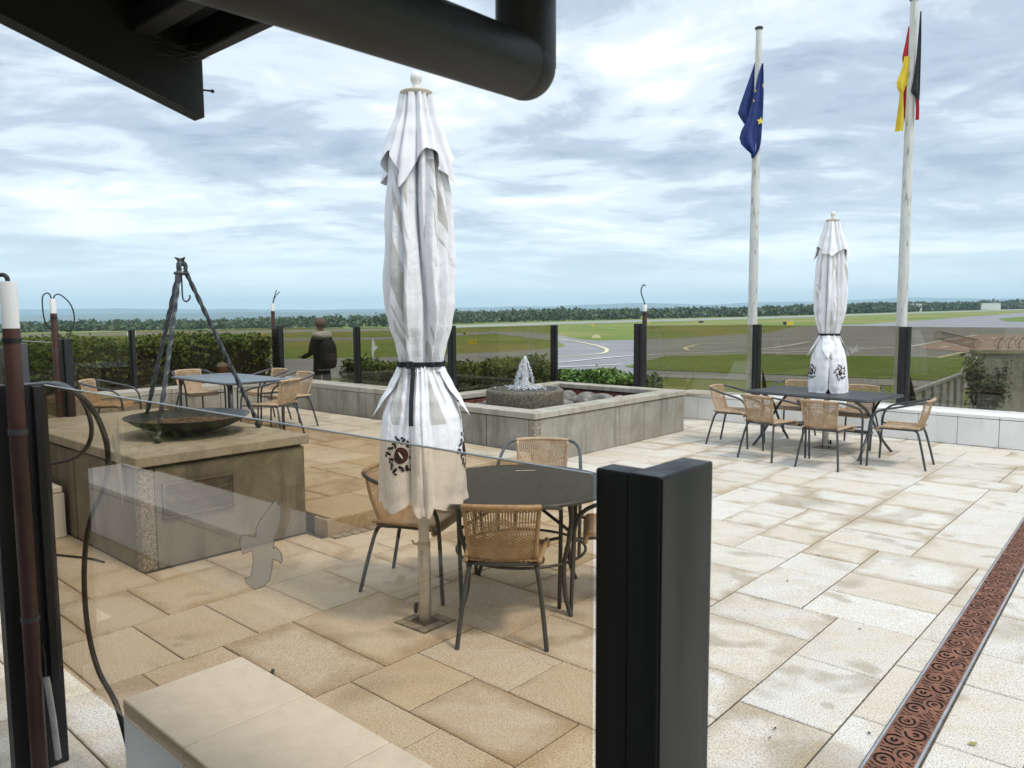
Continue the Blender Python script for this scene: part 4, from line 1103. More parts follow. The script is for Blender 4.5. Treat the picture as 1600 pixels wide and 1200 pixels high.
MB(o=OO).cbox(-3.2345, -3.205, 0.915, 0.945, 0.35, 1.49, 0.002).build('clamp_profile', M_BLACK, o)

# ------------------------------------------------------------------ lamp pipes
def lamp_pipe(u, v, z0, zs, z1, r, label, cabs, strap=()):
    o = uvthing('lamp_pipe', label, 'pipe', u, v, z0, 'brown lamp pipes with bare cable ends')
    MB().lathe([(r, 0), (r, zs - z0)], 20).build('pipe', M_PIPE, o, smooth=True, angle=40)
    MB().lathe([(r * 0.97, zs - z0 - .01), (r * 0.97, z1 - z0 - .01), (r * 0.9, z1 - z0)], 20).build('white_cap', M_CAPW, o, smooth=True, angle=40)
    MB().lathe([(r * 1.12, zs - z0 - 0.05), (r * 1.12, zs - z0 - 0.035)], 20).build('cable_tie', M_CABLE, o, smooth=True, angle=40)
    for z in strap:
        MB().lathe([(r * 1.10, z - z0), (r * 1.10, z - z0 + 0.02)], 20).build('pipe_clip', M_GREYPOST, o, smooth=True, angle=40)
    for pts, rr in cabs:
        MB(o=(u, v, z0)).tube(catmull(pts, 8), rr, 7).build('cable', M_CABLE, o, smooth=True)
    return o
u, v = -3.185, 0.852
lamp_pipe(u, v, 0.0, 1.705, 1.872, 0.0285, 'thick brown pipe with white cap standing at the left edge',
          [([(u, v, 1.85), (u - .005, v - 0.002, 1.888), (u - .03, v - .02, 1.895), (u - .08, v - .05, 1.87), (u - .12, v - .07, 1.80)], 0.008),
           ([(u + 0.005, v + 0.03, 0.52), (u + 0.01, v + 0.034, 0.47), (u + 0.012, v + 0.032, 0.40)], 0.006)], strap=(1.32, 0.62))
mbt = uvthing('cable_sleeve', 'pale plastic cable sleeve tied to the brown pipe at lower left', 'sleeve', -3.15, 0.87, 0.2)
MB().tube([(0, 0.012, 0.20), (0.012, 0.022, 0.05), (0.018, 0.03, -0.12)], 0.011, 10).build('sleeve', M_TAPE, mbt, smooth=True, angle=40)
u, v = -7.93, 2.47
lamp_pipe(u, v, 0.0, 1.77, 1.905, 0.028, 'brown pipe with two cable loops beside the fire pedestal',
          [([(u, v - .005, 1.88), (u, v - 0.02, 1.94), (u, v - 0.05, 1.955), (u, v - 0.085, 1.90), (u, v - 0.075, 1.70), (u, v - 0.01, 1.60), (u + .01, v + 0.06, 1.535), (u, v + .075, 1.48)], 0.006),
           ([(u, v + .005, 1.88), (u, v + 0.02, 1.935), (u, v + 0.07, 1.94), (u, v + 0.15, 1.85), (u, v + 0.175, 1.72), (u, v + 0.14, 1.60), (u, v + .11, 1.53), (u, v + .10, 1.46)], 0.006)], strap=(1.42, 0.9))
u, v = -12.83, 7.65
lamp_pipe(u, v, 0.0, 1.81, 1.95, 0.034, 'thin brown pipe with bare wires left of the standing person',
          [([(u, v, 1.92), (u + .01, v + .01, 2.0), (u + .04, v + .03, 2.10), (u + .07, v + .05, 2.19)], 0.008), ([(u, v + .01, 1.92), (u + .02, v + .02, 2.02), (u + .07, v + .06, 2.12), (u + .11, v + .1, 2.16)], 0.007)])
u, v = -6.50, 10.32
lamp_pipe(u, v, 0.0, 1.76, 1.865, 0.036, 'thin brown pipe with one curled wire right of the fountain gap',
          [([(u, v, 1.84), (u - .01, v - .01, 1.92), (u - .04, v - .03, 2.02), (u - .05, v - .03, 2.10), (u - .02, v - .01, 2.17), (u + .01, v, 2.15)], 0.009)])
# heavy black cable looping over the left post
o = uvthing('black_cable', 'heavy black cable looping down behind the foreground pane', 'cable', -3.0, 1.03, 0)
MB(o=(-3.0, 1.03, 0)).tube(catmull([(c[0], 1.03, c[2]) for i, c in enumerate(CABLE)] + [(-2.83, 1.06, 0.10), (-2.80, 1.12, 0.012), (-2.86, 1.5, 0.010), (-3.3, 1.9, 0.010)], 8), 0.0095, 10).build('cable_run', M_CABLE, o, smooth=True)
o = uvthing('black_cable', 'second black cable hanging beside the brown pipe', 'cable', -3.5, 1.1, 0)
MB(o=(-3.5, 1.1, 0)).tube(catmull([(-3.98, 1.06, 1.33), (-3.75, 1.07, 1.43), (-3.45, 1.08, 1.475), (-3.2, 1.08, 1.42), (-3.13, 1.08, 1.30), (-3.3, 1.08, 1.19), (-3.6, 1.05, 1.12)], 8), 0.0085, 9).build('cable_run', M_CABLE, o, smooth=True)
o = uvthing('black_cable', 'thin black cable lying along the foot of the left white wall', 'cable', -6.0, 1.6, 0)
MB(o=(-6.0, 1.6, 0)).tube(catmull([(-6.9, 1.4, 0.46), (-6.55, 1.5, 0.36), (-6.45, 1.62, 0.20), (-6.3, 1.75, 0.03), (-5.9, 1.95, 0.010), (-5.7, 2.0, 0.010)], 8), 0.008, 8).build('cable_run', M_CABLE, o, smooth=True)

# ================================================================== FIRE TRIPOD
TC = (-6.02, 2.80)
tri = uvthing('tripod', 'twisted wrought iron tripod standing over the fire bowl', 'tripod', TC[0], TC[1], 0.80)
feet = [(0.29, -0.37), (0.15, 0.53), (-0.48, -0.15)]
for k, (a, b) in enumerate(feet):
    top = Vector((a * 0.05, b * 0.05, 1.30)); foot = Vector((a, b, 0.03))
    pts = [foot.lerp(top, i / 70) for i in range(71)]
    MB().tube(pts, 0.019, 4, True, twist=95).build('leg', M_IRON, tri)
    o = MB().ball((a, b, 0.031), 0.031, 14, 10).build('ball_foot', M_IRON, tri, smooth=True)
    d = Vector((-a, -b, 0)).normalized()
    tip = catmull([top, top + Vector((a * .03, b * .03, .035)) + d * 0.012, top + d * 0.035 + Vector((0, 0, .075)), top + d * 0.075 + Vector((0, 0, .10))], 5)
    MB().tube(tip, [0.017] * 6 + [0.022] * 5 + [0.016, 0.012, 0.008, 0.005, 0.003][:len(tip) - 11], 8).build('leaf_tip', M_IRON, tri, smooth=True)
mb = MB(); mb.tube([(0.045 * math.cos(a * math.pi / 8), 0.045 * math.sin(a * math.pi / 8), 1.275) for a in range(17)], 0.013, 8, False); mb.build('collar', M_IRON, tri, smooth=True)
mb = MB(); mb.tube(catmull([(0, 0, 1.27), (0.0, 0.0, 1.18), (0.0, 0.0, 1.10), (0.008, 0.006, 1.065), (0.03, 0.02, 1.055), (0.05, 0.035, 1.08), (0.05, 0.035, 1.105)], 6), 0.0065, 8); mb.build('hook', M_IRON, tri, smooth=True)
bo = uvthing('fire_bowl', 'shallow dark steel fire bowl with ash on the pedestal', 'fire bowl', TC[0], TC[1], 0.80)
prof = [(0.10, 0.012), (0.20, 0.028), (0.32, 0.062), (0.40, 0.098), (0.462, 0.145), (0.474, 0.150), (0.468, 0.143), (0.40, 0.108), (0.32, 0.078), (0.20, 0.05), (0.05, 0.04)]
MB().lathe(prof, 56).build('bowl', M_BOWL, bo, smooth=True, angle=50)
ra = random.Random(2)
MB().grid(lambda a, b: (0.37 * b * math.cos(a * 6.2832), 0.37 * b * math.sin(a * 6.2832), 0.088 + 0.03 * (1 - b) + ra.uniform(-.008, .008) * (b < .97)), 40, 14, True).build('ash_bed', M_ASH, bo)
MB().lathe([(0.13, 0.0), (0.13, 0.02), (0.10, 0.021)], 24).build('foot_ring', M_BOWL, bo, smooth=True, angle=40)

# ================================================================== FURNITURE
def ribbon(mb, pts, nrms, wdir, w):
    vv = []; ff = []
    for p, wd in zip(pts, wdir):
        vv += [tuple(p - wd * w / 2), tuple(p + wd * w / 2)]
    for i in range(len(pts) - 1): ff.append((2 * i, 2 * i + 1, 2 * i + 3, 2 * i + 2))
    mb.add(vv, ff)
def weave(S, ncol, nrow, wcol, wrow, amp, openf=None):
    """woven sheet on surface S(s,t): upright strands and cross strands passing over and under"""
    mb = MB(); e = 1e-3
    def fr(s, t):
        p = S(s, t); a = (S(s + e, t) - S(s - e, t)).normalized(); b = (S(s, t + e) - S(s, t - e)).normalized()
        return p, a, b, a.cross(b).normalized()
    for i in range(ncol):
        s = -1 + 2 * (i + .5) / ncol
        pts, wd = [], []
        for j in range(nrow + 1):
            t = j / nrow
            p, a, b, n = fr(s, t)
            pts.append(p + n * amp * (1 if (i + j) % 2 else -1)); wd.append(a)
        ribbon(mb, pts, None, wd, wcol)
    for j in range(nrow):
        t = (j + .5) / nrow
        pts, wd = [], []
        for i in range(ncol + 1):
            s = -1 + 2 * i / ncol
            if openf and openf(s, t):
                if len(pts) > 1: ribbon(mb, pts, None, wd, wrow)
                pts, wd = [], []; continue
            p, a, b, n = fr(s, t)
            pts.append(p + n * amp * 1.2 * (1 if (i + j) % 2 else -1)); wd.append(b)
        if len(pts) > 1: ribbon(mb, pts, None, wd, wrow)
    return mb
def S_back(s, t):
    hw = 0.170 + 0.028 * t
    return Vector((s * hw, -0.205 - 0.085 * t + 0.035 * s * s - 0.015 * math.sin(t * math.pi), 0.435 + 0.315 * t))
def S_seat(s, t):
    z = 0.452 - 0.016 * (1 - s * s) * math.sin(t * math.pi)
    y = -0.215 + 0.455 * t
    if t > 0.86:
        q = (t - 0.86) / 0.14; z -= 0.045 * q * q; y -= 0.03 * q * q
    return Vector((s * (0.195 + 0.03 * t), y, z))
def back_open(s, t):
    if t < 0.50 or t > 0.93 or abs(s) > 0.86: return False
    d = math.hypot(s / 0.42, (t - 0.66) / 0.16)
    if d < 1.0: return d < 0.38
    ang = math.atan2(t - 0.5, s)
    return (int(t * 60) % 5) != 0
back_me = weave(S_back, 26, 38, 0.0092, 0.0066, 0.0020, back_open).mesh('backrest')
seat_me = weave(S_seat, 30, 40, 0.0100, 0.0096, 0.0018).mesh('seat')
def tubes_me(name, paths, r, n=10):
    mb = MB()
    for p in paths: mb.tube(p, r, n)
    return mb.mesh(name)
half = [(0.292, 0.292, 0.0), (0.296, 0.285, 0.20), (0.30, 0.278, 0.42), (0.302, 0.262, 0.54), (0.302, 0.215, 0.615), (0.300, 0.13, 0.655), (0.296, 0.0, 0.685), (0.285, -0.12, 0.715), (0.262, -0.205, 0.738), (0.215, -0.262, 0.752)]
top = [(0.12, -0.298, 0.758), (0.0, -0.308, 0.760)]
fullp = half + top + [(-x, y, z) for x, y, z in reversed(half + top[:1])]
arm_me = tubes_me('armrest_frame', [catmull(fullp, 7)], 0.0125)
wrap_pts = catmull([(0.205, -0.268, 0.7535), (0.12, -0.298, 0.758), (0, -0.308, 0.760), (-0.12, -0.298, 0.758), (-0.205, -0.268, 0.7535)], 26)
wrap_me = MB().tube(wrap_pts, [0.0165 if i % 2 else 0.0150 for i in range(len(wrap_pts))], 10).mesh('wrapped_top_rail')
leg_me = [tubes_me('leg', [catmull([(s * 0.165, -0.12, 0.428), (s * 0.180, -0.19, 0.405), (s * 0.205, -0.235, 0.26), (s * 0.235, -0.296, 0.0)], 6)], 0.0125) for s in (-1, 1)]
sf = [(s * x, y, z) for s, x, y, z in ((1, .298, .27, .435), (1, .225, .21, .432), (1, .20, .0, .430), (1, .18, -.19, .430), (-1, .18, -.19, .430), (-1, .20, .0, .430), (-1, .225, .21, .432), (-1, .298, .27, .435))]
sf_me = tubes_me('seat_frame', [catmull(sf, 4)], 0.010, 8)
def rim(S, lo=0.0):
    pts = [S(-1, t / 20) for t in range(int(20 * lo), 21)] + [S(-1 + 2 * i / 12, 1.0) for i in range(1, 12)] + [S(1, t / 20) for t in range(20, int(20 * lo) - 1, -1)]
    return pts
q = rim(S_seat); seat_rim_me = MB().tube(catmull(q, 3), 0.0135, 8).mesh('rolled_edge')
q1 = [S_back(-1, t / 12) for t in range(13)]; q2 = [S_back(1, t / 12) for t in range(13)]
back_rim_me = [MB().tube(q1, 0.0115, 8).mesh('side_binding'), MB().tube(q2, 0.0115, 8).mesh('side_binding')]
cap_me = MB()
for s in (-1, 1): cap_me.lathe([(0.0145, 0), (0.0145, 0.012)], 10, (s * 0.292, 0.292, 0)); cap_me.lathe([(0.0145, 0), (0.0145, 0.012)], 10, (s * 0.235, -0.296, 0))
def make_chair():
    r = thing('rattan_chair', '-', 'chair')
    place('armrest_frame', arm_me, M_STEELG, r, True, 60)
    for m__ in leg_me: place('leg', m__, M_STEELG, r, True, 60)
    place('seat_frame', sf_me, M_STEELG, r, True, 60)
    s = place('seat', seat_me, M_RATTAN, r); place('rolled_edge', seat_rim_me, M_RATTAN, s, True)
    b = place('backrest', back_me, M_RATTAN, r); [place('side_binding', q_, M_RATTAN, b, True) for q_ in back_rim_me]; place('wrapped_top_rail', wrap_me, M_RATTAN, b, True)
    return r
chair0 = make_chair()
first = [True]
def chair(x, y, z, fx, fy, label, group):
    if first[0]: o = chair0; first[0] = False
    else: o = copy_tree(chair0)
    o.location = (x, y, z); o.rotation_euler = (0, 0, math.atan2(fy, fx) - math.pi / 2)
    tag(o, label, 'chair', group)
G1, G2, G3 = 'rattan chairs at the round table', 'rattan chairs at the rectangular table', 'rattan chairs at the grey table'
chair(-0.04, 4.15, 0.0, 0.075, 1, 'rattan chair nearest the camera, its back turned, at the round black table', G1)
chair(-0.615, 4.85, 0.0, 0.95, -0.30, 'rattan chair half hidden behind the near parasol, left of the round table', G1)
chair(0.21, 5.68, 0.0, -0.1, -1, 'rattan chair behind the round black table, only its curved top seen', G1)
chair(0.655, 4.60, 0.0, -1, 0.1, 'rattan chair hidden by the foreground post, right of the round table', G1)
chair(2.945, 10.07, 0.0, 0.78, -0.62, 'rattan chair at the left end of the rectangular table', G2)
chair(3.09, 9.12, 0.0, 0.80, 0.60, 'rattan chair seen from behind, left of the two in front of the rectangular table', G2)
chair(3.56, 8.61, 0.0, 0.66, 0.75, 'rattan chair seen from behind, right of the two in front of the rectangular table', G2)
chair(4.42, 8.62, 0.0, -0.78, 0.62, 'rattan chair in profile at the right end of the rectangular table', G2)
chair(4.46, 9.90, 0.0, -0.69, -0.73, 'rattan chair on the far side of the rectangular table, right of the parasol', G2)
chair(3.90, 10.66, 0.0, -0.69, -0.73, 'rattan chair on the far side of the rectangular table, left of the parasol', G2)
chair(-5.24, 9.93, 0.15, 0.97, 0.10, 'rattan chair at far left in profile, its back to the hedge, beside the pedestal', G3)
chair(-4.73, 11.47, 0.15, 0.75, -0.66, 'rattan chair at the left end of the grey table, behind the tripod leg', G3)
chair(-3.10, 9.93, 0.15, -0.93, 0.35, 'rattan chair nearest on the right of the grey table, beside the pedestal', G3)
chair(-3.74, 11.55, 0.15, -0.67, -0.74, 'rattan chair behind the grey table, farther from the parasol', G3)
chair(-3.16, 10.86, 0.15, -0.67, -0.74, 'rattan chair behind the grey table, nearer to the parasol', G3)

# round table
t1 = thing('round_table', 'round black glass table beside the near parasol', 'table', (0.05, 4.655, 0))
MB().lathe([(0.545, 0.700), (0.562, 0.702), (0.562, 0.706)], 72).build('table_top', M_TABLEG, t1, smooth=True, angle=30)
mb = MB(); mb.tube([(0.565 * math.cos(a * math.pi / 36), 0.565 * math.sin(a * math.pi / 36), 0.697) for a in range(73)], 0.0115, 8, False); mb.build('rim', M_STEELG, t1, smooth=True)
for k in range(4):
    an = R(38 + 90 * k); c, s = math.cos(an), math.sin(an)
    pth = catmull([(0.46 * c, 0.46 * s, 0.69), (0.455 * c, 0.455 * s, 0.5), (0.40 * c, 0.40 * s, 0.30), (0.41 * c, 0.41 * s, 0.12), (0.46 * c, 0.46 * s, 0.0)], 7)
    MB().tube(pth, 0.0135, 10).build('leg', M_STEELG, t1, smooth=True)
    MB().tube([(0.455 * c, 0.455 * s, 0.50), (0.0, 0.0, 0.645)], 0.010, 8).build('brace', M_STEELG, t1, smooth=True)
mb = MB(); mb.tube([(0.40 * math.cos(a * math.pi / 18), 0.40 * math.sin(a * math.pi / 18), 0.30) for a in range(37)], 0.009, 8, False); mb.build('ring_stretcher', M_STEELG, t1, smooth=True)
mb = MB(); mb.cbox(-0.07, 0.06, -0.004, 0.004, 0.7065, 0.7085, 0.0008); o = mb.build('paper_straw', M_OFFW, smooth=False); o.location = (0.09, 5.02, 0.0); o.rotation_euler = (0, 0, R(6)); tag(o, 'thin white paper strip on the round black table', 'paper')

def rect_table(name, label, x, y, z, rz, L, Wd, H, mtop, style):
    t = thing(name, label, 'table', (x, y, z), rz)
    mb = MB(); n = 9
    # rounded-corner top
    rc = 0.07; pts = []
    for cx, cy, a0 in ((L / 2 - rc, Wd / 2 - rc, 0), (-L / 2 + rc, Wd / 2 - rc, 90), (-L / 2 + rc, -Wd / 2 + rc, 180), (L / 2 - rc, -Wd / 2 + rc, 270)):
        for k in range(7): pts.append((cx + rc * math.cos(R(a0 + 15 * k)), cy + rc * math.sin(R(a0 + 15 * k)), H - 0.012))
    MB().prism(pts, (0, 0, 0.010)).build('table_top', mtop, t)
    q = [Vector(p) + Vector((0, 0, -0.008)) for p in pts]; q.append(q[0])
    MB().tube(q, 0.014, 8, False).build('rim', M_STEELG, t, smooth=True)
    if style == 'cross':
        for sx in (-1, 1):
            for sy in (-1, 1):
                x0 = sx * (L / 2 - 0.16)
                pth = catmull([(x0 - sx * .05, -sy * (Wd / 2 - 0.10), H - 0.03), (x0 - sx * .03, -sy * 0.12, H - 0.16), (x0, sy * 0.05, H * 0.52), (x0 + sx * .02, sy * 0.22, H * 0.25), (x0 + sx * .05, sy * (Wd / 2 - 0.06), 0.0)], 7)
                MB().tube(pth, 0.0165, 10).build('leg', M_STEELG, t, smooth=True)
        MB().cbox(-(L / 2 - 0.17), L / 2 - 0.17, -0.05, 0.05, H * 0.36, H * 0.36 + 0.03, 0.004).build('stretcher', M_STEELG, t)
    else:
        for sx in (-1, 1):
            for sy in (-1, 1):
                x0, y0 = sx * (L / 2 - 0.10), sy * (Wd / 2 - 0.10)
                MB().tube([(x0, y0, H - 0.02), (x0 + sx * .02, y0 + sy * .01, 0)], 0.020, 10).build('leg', M_STEELG, t, smooth=True)
                MB().tube([(x0 - sx * .14, y0, H - 0.02), (x0, y0, H - 0.16)], 0.011, 8).build('brace', M_STEELG, t, smooth=True)
    return t
rect_table('rectangular_table', 'charcoal rectangular table with crossed legs under the far parasol', 3.93, 9.68, 0, R(-50), 1.62, 0.98, 0.725, M_TABLET, 'cross')
rect_table('grey_table', 'grey blue rectangular table on the raised level behind the fire bowl', -3.95, 10.70, 0.15, R(-43), 1.70, 0.92, 0.725, M_TABLEL, 'straight')

# ------------------------------------------------------------------ parasols
VAL = [(-163, .10, .30), (-141, .085, .36), (-122, .07, .42), (-79, .075, .50), (-63, .06, .38), (-44, .075, .42), (-27, .06, .25), (12, .08, .40), (33, .1, .35), (58, .07, .4), (104, .09, .42), (128, .07, .35), (150, .08, .3)]
PROF = [(2.905, .078), (2.81, .092), (2.70, .122), (2.55, .150), (2.35, .172), (2.15, .182), (1.95, .190), (1.80, .188), (1.68, .168), (1.57, .138), (1.50, .122), (1.47, .118), (1.43, .128), (1.35, .160), (1.22, .205), (1.08, .232), (0.95, .246), (0.85, .248), (0.76, .232), (0.68, .20)]
def adiff(a, b):
    d = (a - b + 180) % 360 - 180
    return R(d)
def canopy_r(th, z, depth=1.0):
    r = lerp_table(PROF, z); dg = math.degrees(th)
    k = 1.0
    for i, (a, w, d) in enumerate(VAL):
        drift = 7.0 * math.sin(z * 2.1 + i * 1.7) + 2.5 * math.sin(z * 6.3 + i)
        x = abs(adiff(dg, a + drift)) / (w * 1.15)
        k -= d * depth * (0.75 + 0.35 * math.sin(z * 3.1 + i * 2.3)) * math.exp(-x ** 1.15)
        x2 = adiff(dg, a + drift + 10) / 0.11
        k += 0.12 * math.exp(-x2 * x2)
    k += 0.03 * math.sin(5 * th + z * 3.0) + 0.02 * math.sin(13 * th - z * 7) + 0.015 * math.sin(9 * th + z * 17)
    return r * max(0.30, k)
SKIRT = [(1.475, .116), (1.44, .126), (1.36, .156), (1.27, .195), (1.18, .222), (1.06, .235), (0.94, .244), (0.82, .247), (0.72, .240), (0.60, .225)]
# loose lower panels: centre angle, half width, lift, hem height, how far the corners rise, wrinkle phase
PET = [(-41, 50, .000, .700, .15, 0.0), (-83, 17, .016, .672, .20, 1.3), (-134, 36, .004, .690, .16, 2.1), (172, 40, -.004, .700, .14, 3.3), (126, 44, .006, .690, .16, 4.0), (33, 50, .002, .695, .15, 5.1)]
def petal_r(pk, th, z):
    c, hw, lift, zh, rise, ph = pk
    x = math.degrees(adiff(math.degrees(th), c)) / hw
    f = max(0.0, min(1.0, (1.46 - z) / 0.76))
    r = lerp_table(SKIRT, z) + lift * (0.3 + f)
    r -= (0.055 * abs(x) ** 2.6) * (0.25 + 0.75 * f)                      # edges tuck in
    r += f * (0.010 * math.sin(3.2 * x + z * 6 + ph) + 0.006 * math.sin(7.5 * x - z * 11 + ph)) + (1 - f) * 0.006 * math.sin(11 * x + ph)
    r -= 0.022 * math.exp(-(abs(x - 0.25 * math.sin(ph + z * 2)) / 0.10) ** 1.2) * (0.4 + 0.6 * math.sin(z * 4 + ph) ** 2)   # one pinched crease
    return r
def parasol(label, x, y, rz, lean=(0, 0)):
    r = thing('closed_parasol', label, 'parasol', (x, y, 0), rz, 'closed white parasols')
    def main(a, b):
        th = a * 2 * math.pi - math.pi; z = 2.905 + (1.435 - 2.905) * b
        q = canopy_r(th, z); return (q * math.cos(th), q * math.sin(th), z)
    cv = MB().grid(main, 260, 130, True).build('canopy', M_CLOTH, r, smooth=True)
    for pk in PET:
        def pet(a, b, pk=pk):
            x = (a - .5) * 2; th = R(pk[0] + x * pk[1] * (1.12 - 0.15 * min(1.0, b * 1.5)))
            zb = pk[3] + 0.6 * pk[4] * abs(x) ** 5 + 0.008 * math.sin(9 * x + pk[5])
            z = 1.465 + (zb - 1.465) * b; q = petal_r(pk, th, z) + 0.010 * max(0, b - .93) / .07
            return (q * math.cos(th), q * math.sin(th), z)
        MB().grid(pet, 60, 70).build('skirt_panel', M_CLOTH, cv, smooth=True)
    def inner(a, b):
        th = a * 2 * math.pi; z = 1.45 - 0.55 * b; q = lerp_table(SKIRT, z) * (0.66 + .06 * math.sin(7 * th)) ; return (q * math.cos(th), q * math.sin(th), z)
    MB().grid(inner, 48, 20, True).build('inside_shade', M_PACK, cv, smooth=True)  # near-black sleeve, stands in for the shade inside the folded cloth
    def vent(a, b):
        th = a * 2 * math.pi - math.pi
        zb = 2.42 + 0.15 * abs(math.sin(2.0 * th + 0.55 + 0.25 * math.sin(3 * th))) + 0.035 * math.sin(5 * th + 1.0)
        z = 2.907 + (zb - 2.907) * b
        q = canopy_r(th, z, 0.75) + 0.010 + 0.030 * b * b; return (q * math.cos(th), q * math.sin(th), z)
    MB().grid(vent, 200, 44, True).build('vent_cap', M_CLOTHW, cv, smooth=True)
    for c0, wd in ((-168, 34), (-4, 30), (78, 34)):
        def flare(a, b, c0=c0, wd=wd):
            dg_ = c0 + (a - .5) * 2 * wd; th = R(dg_); e_ = 1 - abs(a - .5) * 2
            zb = 1.42 - 0.235 * e_ ** 0.75
            z = 1.475 + (zb - 1.475) * b
            q = lerp_table(SKIRT, z) + 0.008 + 0.040 * b * e_; return (q * math.cos(th), q * math.sin(th), z)
        MB().grid(flare, 50, 24).build('folded_flap', M_CLOTH, cv, smooth=True)
    def linf(a, b):
        z = 1.21 - (0.09 + 0.07 * (a < .6)) * b; t2 = R(-102) + (a - .5) * 0.26 * (1 - .3 * b)
        q = lerp_table(SKIRT, z) * 0.86; return (q * math.cos(t2), q * math.sin(t2), z)
    MB().grid(linf, 10, 10).build('lining_corner', pmat('grey_lining', (.26, .26, .27), (.34, .34, .35), 8, .85) if 'grey_lining' not in bpy.data.materials else bpy.data.materials['grey_lining'], cv, smooth=True)
    def strapf(a, b):
        th = a * 2 * math.pi - math.pi; q = max(0.105, canopy_r(th, 1.475, 0.25)) + 0.012
        return (q * math.cos(th), q * math.sin(th), 1.460 + 0.028 * b)
    st = MB().grid(strapf, 90, 1, True).build('strap', M_PACK, cv, smooth=True)
    th = R(-108)
    mb = MB(); rr = 0.142; cx, cy = rr * math.cos(th), rr * math.sin(th)
    mb.cbox(cx - .02, cx + .02, cy - .012, cy + .006, 1.455, 1.495, .003); mb.build('buckle', M_BLACK, st)
    mb = MB()
    def tail(a, b):
        z = 1.46 - 0.30 * b; th2 = R(-100) + 0.06 * b; q = lerp_table(SKIRT, z) + 0.022
        return (q * math.cos(th2) + (a - .5) * 0.024, q * math.sin(th2), z)
    mb.grid(tail, 1, 14); mb.build('strap_tail', M_PACK, st, smooth=True)
    # printed crests, one on every second panel
    for e, pk in ((-112, PET[2]), (-6, PET[0]), (22, PET[5]), (118, PET[4])):
        def on(a, b, lift):
            z = 1.00 + b; rq = petal_r(pk, R(e), z) ; t2 = R(e) + a / rq
            q = petal_r(pk, t2, z) + lift; return (q * math.cos(t2), q * math.sin(t2), z)
        def disc(mb, cx, cz, rx, rz_, lift, n=12, rot=0):
            pts = [on(cx + rx * math.cos(k * 6.2832 / n) * math.cos(rot) - rz_ * math.sin(k * 6.2832 / n) * math.sin(rot), cz + rx * math.cos(k * 6.2832 / n) * math.sin(rot) + rz_ * math.sin(k * 6.2832 / n) * math.cos(rot), lift) for k in range(n)]
            c = on(cx, cz, lift)
            mb.add([c] + pts, [(0, 1 + k, 1 + (k + 1) % n) for k in range(n)])
        mb = MB(); disc(mb, 0, 0, 0.034, 0.044, 0.0060, 18)
        for k in range(15):
            an = R(-160 + 24 * k); rr_ = 0.054 + 0.009 * (k % 3)
            disc(mb, rr_ * math.cos(an), 1.2 * rr_ * math.sin(an), 0.019 - 0.004 * (k % 2), 0.008, 0.0055, 8, an + (0.9 if k % 2 else -0.35))
            disc(mb, (rr_ + .014) * math.cos(an + .12), 1.2 * (rr_ + .014) * math.sin(an + .12), 0.009, 0.006, 0.0055, 7, an + 1.5)
        mb.build('crest_print', M_INK, cv)
        mb = MB(); disc(mb, 0, 0, 0.025, 0.034, 0.0070, 14); mb.build('crest_ring', M_REDINK, cv)
        mb = MB(); disc(mb, 0, 0, 0.022, 0.031, 0.0085, 14); mb.build('crest_centre', M_INK, cv)
        mb = MB(); disc(mb, 0.002, 0.002, 0.004, 0.022, 0.0105, 8, 0.5); mb.build('crest_stroke', M_CLOTHW, cv)
    MB().lathe([(0.024, 0.86), (0.024, 2.89)], 18).build('upper_pole', M_WPOLE, r, smooth=True, angle=40)
    MB().lathe([(0.030, 0.43), (0.030, 0.90)], 18).build('middle_pole', M_WPOLE, r, smooth=True, angle=40)
    MB().lathe([(0.036, 0.425), (0.037, 0.43), (0.037, 0.462), (0.035, 0.468)], 18).build('collar', M_CREAM, r, smooth=True, angle=40)
    mb = MB(); mb.tube([(-0.034, 0, 0.45), (-0.058, 0, 0.455), (-0.066, 0, 0.475)], 0.006, 6); mb.build('lever', M_CREAM, r, smooth=True)
    sl = MB().lathe([(0.036, -0.03), (0.036, 0.40), (0.033, 0.425)], 20).build('ground_sleeve', M_STAINLESS, r, smooth=True, angle=40)
    mb = MB(); mb.tube([(-0.045, 0.02, 0.075), (-0.062, 0.02, 0.075)], 0.030, 14); mb.build('clamp_knob', M_BLACK, sl, smooth=True, angle=40)
    hd = MB().lathe([(0.083, 2.903), (0.088, 2.909), (0.088, 2.925), (0.080, 2.931), (0.03, 2.935)], 32).build('head_disc', M_CREAM, r, smooth=True, angle=40)
    MB().lathe([(0.026, 2.935), (0.022, 2.955), (0.018, 2.965), (0.030, 2.985), (0.032, 3.005), (0.024, 3.025), (0.006, 3.035)], 20).build('finial', M_WPOLE, hd, smooth=True)
    return r
pa = parasol('large closed white parasol in the centre, wrapped with a black strap', -0.503, 4.235, 0.0)
pb = copy_tree(pa); pb.location = (4.03, 9.76, 0); pb.rotation_euler = (0, 0, R(167.6)); pb.scale = (0.97, 0.97, 0.985)
tag(pb, 'far closed white parasol standing through the rectangular table', 'parasol', 'closed white parasols')
# sett squares around the parasol sleeves
for (x, y, lb) in ((-0.503, 4.235, 'near'), (4.03, 9.76, 'far')):
    s = thing('sett_square', 'small square of granite setts at the foot of the %s parasol' % lb, 'paving', (x, y, 0.0), -GA + R(2))
    MB().box(-0.125, 0.125, -0.125, 0.125, -0.002, 0.0028).build('bed', M_JOINT, s)
    for i in range(4):
        for j in range(4):
            if i in (1, 2) and j in (1, 2): continue
            m2 = MB(); a = -0.12 + i * 0.061; b = -0.12 + j * 0.061
            m2.cbox(a, a + 0.054, b, b + 0.054, 0.0, 0.008 + random.uniform(0, .004), 0.004); m2.build('sett', M_COBBLE, s)

